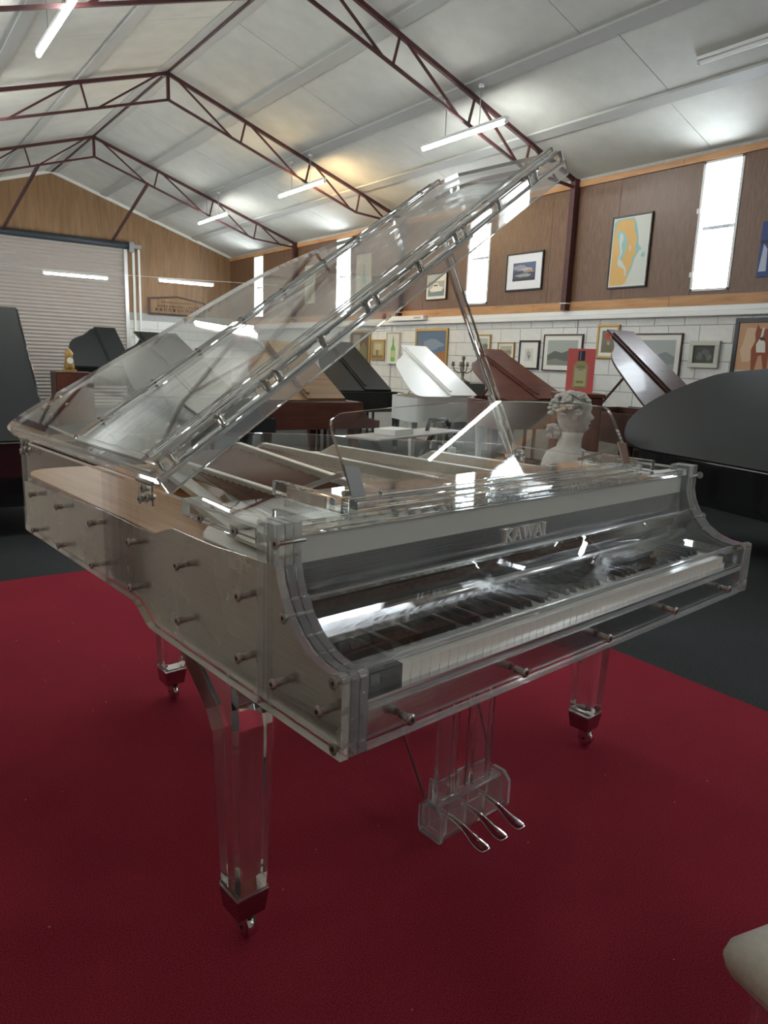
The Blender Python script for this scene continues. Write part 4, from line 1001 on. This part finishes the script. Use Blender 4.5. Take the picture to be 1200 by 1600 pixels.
# carved board on the gable wall, with rows of raised letters
cb = empty('carved_board', (6.72, YB-.012, 2.28), 0, 'brown five sided wooden board with two rows of raised lettering, on the gable wall', 'sign')
cbf = lambda u, v, w_: (u, -w_, v)
MB().prism([(-.80, 0), (.80, 0), (.80, .40), (0, .52), (-.80, .44)], 0, .03, fn=cbf).build('backing', M['darkwood'], cb)
MB().prism([(-.74, .05), (.74, .05), (.74, .36), (0, .47), (-.74, .39)], .03, .036, fn=cbf).build('face', M['ply_gable'], cb)
m_ = MB(); rn = random.Random(4)
for row, (z, h_, n, x0, x1) in enumerate(((.32, .045, 12, -.45, .35), (.21, .05, 15, -.55, .55), (.10, .08, 11, -.62, .60))):
    for i in range(n):
        x = x0+(x1-x0)*i/(n-1); ww = (x1-x0)/n*.6
        m_.box(x, x+ww*.3, -.042, -.036, z, z+h_)
        if rn.random() < .7: m_.box(x, x+ww, -.042, -.036, z+h_*(.8 if rn.random() < .5 else 0), z+h_*(1 if rn.random() < .5 else .2)+.004)
        if rn.random() < .5: m_.box(x+ww*.75, x+ww, -.042, -.036, z, z+h_*.9)
m_.build('raised_letters', M['darkwood'], cb, kind='stuff')
# wall fittings
ws = empty('wall_strip_heater', (XR-.09, 10.6, 2.06), 0, 'long white wall unit with a slotted end on the ledge by the fire bell', 'appliance')
MB().box(-.06, .03, -.55, .55, 0, .09).build('body', M['white'], ws, bevel=.008)
m_ = MB()
for i in range(6): m_.box(-.062, -.06, -.45+i*.035, -.435+i*.035, .03, .06)
m_.build('slots', M['dark'], ws, kind='stuff')
fb_ = empty('fire_bell', (XR-.05, 11.46, 2.17), 0, 'small red fire alarm bell on the wall at the end of the white ledge', 'alarm')
m_ = MB().lathe([(.05, 0), (.06, .01), (.055, .03), (.02, .045)], (0, 0, 0), 14)
for i in range(len(m_.v)): x, y, z = m_.v[i]; m_.v[i] = (-z, x, y)
m_.build('bell_dome', simple('alarm_red', (.30, .02, .01), .4), fb_); MB().box(0, .03, -.03, .03, -.05, .05).build('back_box', simple('alarm_red_box', (.25, .02, .01), .5), fb_)
for y, nm_ in ((6.50, 'thin dark cable running down the block wall left of the red turban portrait'), (11.22, 'thin dark cable running down the block wall past the green bottle canvas')):
    tag(MB().tube((XR-.016, y, .4), (XR-.016, y, 2.0), .006, 6).build('wall_cable', M['grey_pvc']), nm_, 'cable')

# ================================================================== things between the pianos
# pink gin picture standing on the upright
gp = empty('bottle_picture', (5.36, 3.98, 1.031), math.radians(-55), 'pink canvas picture of a squat bottle standing on the narrow brown cabinet', 'picture')
GW, GH = .27, .44
MB().box(-GW/2, GW/2, 0, .04, 0, GH).build('canvas', simple('canvas_edge_white', (.62, .56, .52), .6), gp)
art(gp, [((.66, .12, .11), rect(0, 1, 0, 1)), ((.42, .38, .16), [(.28, .1), (.72, .1), (.76, .14), (.76, .62), (.64, .72), (.36, .72), (.24, .62), (.24, .14)]), ((.56, .52, .30), rect(.30, .70, .16, .56)), ((.30, .30, .10), rect(.36, .64, .22, .28)), ((.03, .03, .05), rect(.38, .62, .73, .95)), ((.25, .25, .3), rect(.44, .48, .74, .94)),
         ((.15, .14, .08), rect(.36, .64, .60, .615)), ((.15, .14, .08), rect(.34, .66, .56, .575)), ((.16, .14, .08), rect(.40, .60, .52, .535)), ((.30, .25, .10), rect(.30, .70, .11, .14))], lambda u, v, d: (-GW/2+u*GW, -d, v*GH), .0005)
# classical bust on a pedestal
bs = empty('classical_bust', (3.70, 2.67, .31), math.radians(-52), 'weathered white plaster bust with curly hair turned to the right, behind the music desk', 'bust')
m_ = MB()
bust_prof = [((0, 0, 0), .17, .10, .02), ((0, 0, .04), .175, .10, 0), ((0, 0, .12), .18, .095, 0), ((0, 0, .19), .165, .085, 0), ((0, .0, .235), .11, .072, 0), ((.0, 0, .26), .062, .06, 0), ((.005, 0, .30), .052, .055, 0), ((.012, 0, .335), .056, .056, 0)]
n = 18; vs = []; f = []
for (c, rx, ry, _) in bust_prof:
    for i in range(n): t_ = 2*math.pi*i/n; vs.append((c[0]+ry*(1.45 if c[2] < .25 else 1)*math.cos(t_), c[1]+rx*math.sin(t_), c[2]))
for k in range(len(bust_prof)-1):
    for i in range(n): f.append((k*n+i, k*n+(i+1) % n, (k+1)*n+(i+1) % n, (k+1)*n+i))
f += [tuple(reversed(range(n))), tuple(range(len(vs)-n, len(vs)))]
m_.add(vs, f, 0, True)
# head: rings along z with a face profile towards +x
head = [(.325, .030, -.040, .038), (.335, .058, -.052, .048), (.350, .073, -.062, .058), (.362, .078, -.068, .064), (.372, .072, -.072, .068), (.382, .084, -.076, .071), (.392, .078, -.078, .073), (.402, .094, -.080, .075), (.412, .098, -.081, .077), (.425, .086, -.082, .079), (.438, .078, -.083, .080), (.452, .084, -.083, .080), (.470, .083, -.082, .078), (.490, .070, -.074, .068), (.508, .045, -.05, .045), (.515, .01, -.015, .012)]
vs = []; f = []; n = 20
for z, fr, bk__, hw_ in head:
    for i in range(n):
        t_ = 2*math.pi*i/n; c, s_ = math.cos(t_), math.sin(t_); nose = max(0, c)**(10 if .385 < z < .43 else 1.0)
        x = .012+(hw_*c+(fr-hw_)*nose if c > 0 else -bk__*-1*abs(c)*1.0 if False else bk__*abs(c)); vs.append((x, hw_*s_*.92, z))
for k in range(len(head)-1):
    for i in range(n): f.append((k*n+i, k*n+(i+1) % n, (k+1)*n+(i+1) % n, (k+1)*n+i))
f += [tuple(reversed(range(n))), tuple(range(len(vs)-n, len(vs)))]
m_.add(vs, f, 0, True)
m_.ball((.02, -.073, .405), .012, 8, 1, .5, 1.4)
m_.build('head_and_shoulders', M['plaster'], bs)
hr = MB(); rn = random.Random(12)
for i in range(150):
    a = rn.uniform(0, 2*math.pi); e = rn.uniform(-.35, 1.5); d = Vector((math.cos(a)*math.cos(e), math.sin(a)*math.cos(e), math.sin(e)))
    if d.x > .45 and d.z < .55: continue
    c = Vector((-.005, 0, .445))+Vector((d.x*.100, d.y*.096, d.z*.080)); rr = rn.uniform(.012, .019)
    hr.lathe([(rr*.5, -rr*.5), (rr, -rr*.2), (rr, rr*.3), (rr*.45, rr*.75)], tuple(c), 7)
for i in range(26): hr.ball((-.075+rn.uniform(-.03, .02), rn.uniform(-.035, .035), .36-.06*rn.random()), .014, 8)
hr.build('curly_hair', M['plaster'], bs, kind='stuff')
bs.scale = (1.5, 1.5, 1.5)
pd = empty('bust_pedestal', (3.70, 2.67, ZF), 0, 'dark square pedestal under the classical bust', 'pedestal')
MB().box(-.20, .20, -.20, .20, .47, .509).build('top_slab', M['brown'], pd, bevel=.006)
MB().box(-.16, .16, -.16, .16, .06, .47).build('shaft', M['brown'], pd, bevel=.004)
MB().box(-.20, .20, -.20, .20, 0, .06).build('foot', M['brown'], pd, bevel=.006)
# candelabra on a small black cabinet
cb2 = empty('black_cabinet', (7.92, 8.60, ZF), math.radians(90), 'low black cabinet against the block wall, carrying the candelabra', 'cabinet')
MB().box(-.35, .35, -.22, .22, .06, 1.16).build('carcass', M['black'], cb2, bevel=.006)
MB().box(-.33, -.005, .22, .235, .1, 1.1).build('door', M['satin'], cb2, bevel=.003); MB().box(.005, .33, .22, .235, .1, 1.1).build('door', M['satin'], cb2, bevel=.003)
MB().box(-.33, .33, -.2, .2, 0, .06).build('plinth', M['black'], cb2)
cd = empty('candelabra', (7.9, 8.58, .961), 0, 'small dark pewter candelabra with curved arms on the black cabinet', 'candelabra')
pw = simple('dark_pewter', (.20, .18, .14), .4, .8)
MB().lathe([(.10, 0), (.10, .012), (.04, .035), (.015, .06), (.022, .10), (.012, .16), (.02, .22), (.012, .27), (.022, .30), (.022, .33)], (0, 0, 0), 14).build('stem', pw, cd)
for a in (-35, 25, 145, 215):
    c, s_ = math.cos(math.radians(a)), math.sin(math.radians(a))
    MB().poly([(0, 0, .14), (.05*c, .05*s_, .12), (.11*c, .11*s_, .15), (.13*c, .13*s_, .21)], .007, 8).lathe([(.02, .205), (.026, .215), (.018, .235), (.018, .26)], (.13*c, .13*s_, 0), 10).build('arm', pw, cd)
# keyboard on a stand, seen through the clear music desk
kb = empty('keyboard_stand', (3.0, 3.75, ZF), math.radians(18), 'grey folding stand with a long pale board on top, seen through the clear music desk', 'stand')
MB().box(-.62, .62, -.17, .17, .90, .915).build('top_board', simple('grey_board', (.30, .27, .24), .5), kb, bevel=.004)
MB().beam((-.40, 0, .02), (.40, 0, .89), .03, .03).build('cross_leg', M['satin'], kb); MB().beam((.40, .04, .02), (-.40, .04, .89), .03, .03).build('cross_leg', M['satin'], kb)
MB().poly([(.30, 0, .90), (.34, 0, 1.0), (.60, 0, 1.0), (.66, 0, .94), (.62, 0, .72)], .018, 8).build('handle_tube', M['satin'], kb)
MB().box(-.30, -.05, -.10, .10, .916, .96).build('paper_stack', M['mount'], kb)
MB().box(-.42, -.38, -.25, .25, 0, .03).box(.38, .42, -.25, .25, 0, .03).build('foot_bar', M['satin'], kb)
def stool(x, y, rz, mt, label):
    r = empty('piano_bench', (x, y, ZF), math.radians(rz), label, 'bench')
    MB().box(-.30, .30, -.17, .17, .44, .50).build('seat', mt, r, bevel=.015, seg=3); MB().box(-.28, .28, -.15, .15, .39, .44).build('apron', M['black'], r)
    for sx_ in (-1, 1):
        for sy_ in (-1, 1): MB().hull8([(sx_*.25-.018, sy_*.12-.018, 0), (sx_*.25+.018, sy_*.12-.018, 0), (sx_*.25+.018, sy_*.12+.018, 0), (sx_*.25-.018, sy_*.12+.018, 0)], [(sx_*.25-.025, sy_*.12-.025, .39), (sx_*.25+.025, sy_*.12-.025, .39), (sx_*.25+.025, sy_*.12+.025, .39), (sx_*.25-.025, sy_*.12+.025, .39)]).build('leg', M['black'], r)
stool(3.3, 4.5, 20, M['cream'], 'cream topped bench standing between the other pianos behind the clear rim')
cd.scale = (1.35, 1.35, 1.35)
# brass mantel clock far back
ck = empty('mantel_clock', (2.86, 14.6, .841), 0, 'small gilt clock standing on the cabinet in front of the roller shutter', 'clock')
MB().box(-.12, .12, -.08, .08, 0, .05).lathe([(.09, .05), (.10, .10), (.07, .30), (.09, .36), (.02, .45)], (0, 0, 0), 12).build('case', M['gold'], ck)
MB().tube((0, -.1, .22), (0, -.085, .22), .06, 16).build('dial', M['mount'], ck)
cc = empty('side_cabinet', (2.9, 14.6, ZF), 0, 'brown cabinet standing in front of the roller shutter under the gilt clock', 'cabinet')
MB().box(-.35, .35, -.25, .25, .05, 1.04).build('carcass', M['brown'], cc, bevel=.005); MB().box(-.33, -.005, -.262, -.25, .1, 1.0).build('door', M['mahog'], cc); MB().box(.005, .33, -.262, -.25, .1, 1.0).build('door', M['mahog'], cc)
MB().box(-.33, .33, -.23, .23, 0, .05).build('plinth', M['brown'], cc)

# lint on the carpet
rn = random.Random(21); m_ = MB()
for i in range(70):
    x, y = rn.uniform(-.5, 2.1), rn.uniform(-.6, 3.2); a = rn.uniform(0, 3.14); l_ = rn.uniform(.0015, .005)
    m_.beam((x, y, .0012), (x+l_*math.cos(a), y+l_*math.sin(a), .0016), .0014, .001)
tag(m_.build('lint', simple('pale_lint', (.6, .5, .42), .9), kind='stuff'), 'tiny pale specks of lint scattered over the crimson carpet', 'lint')
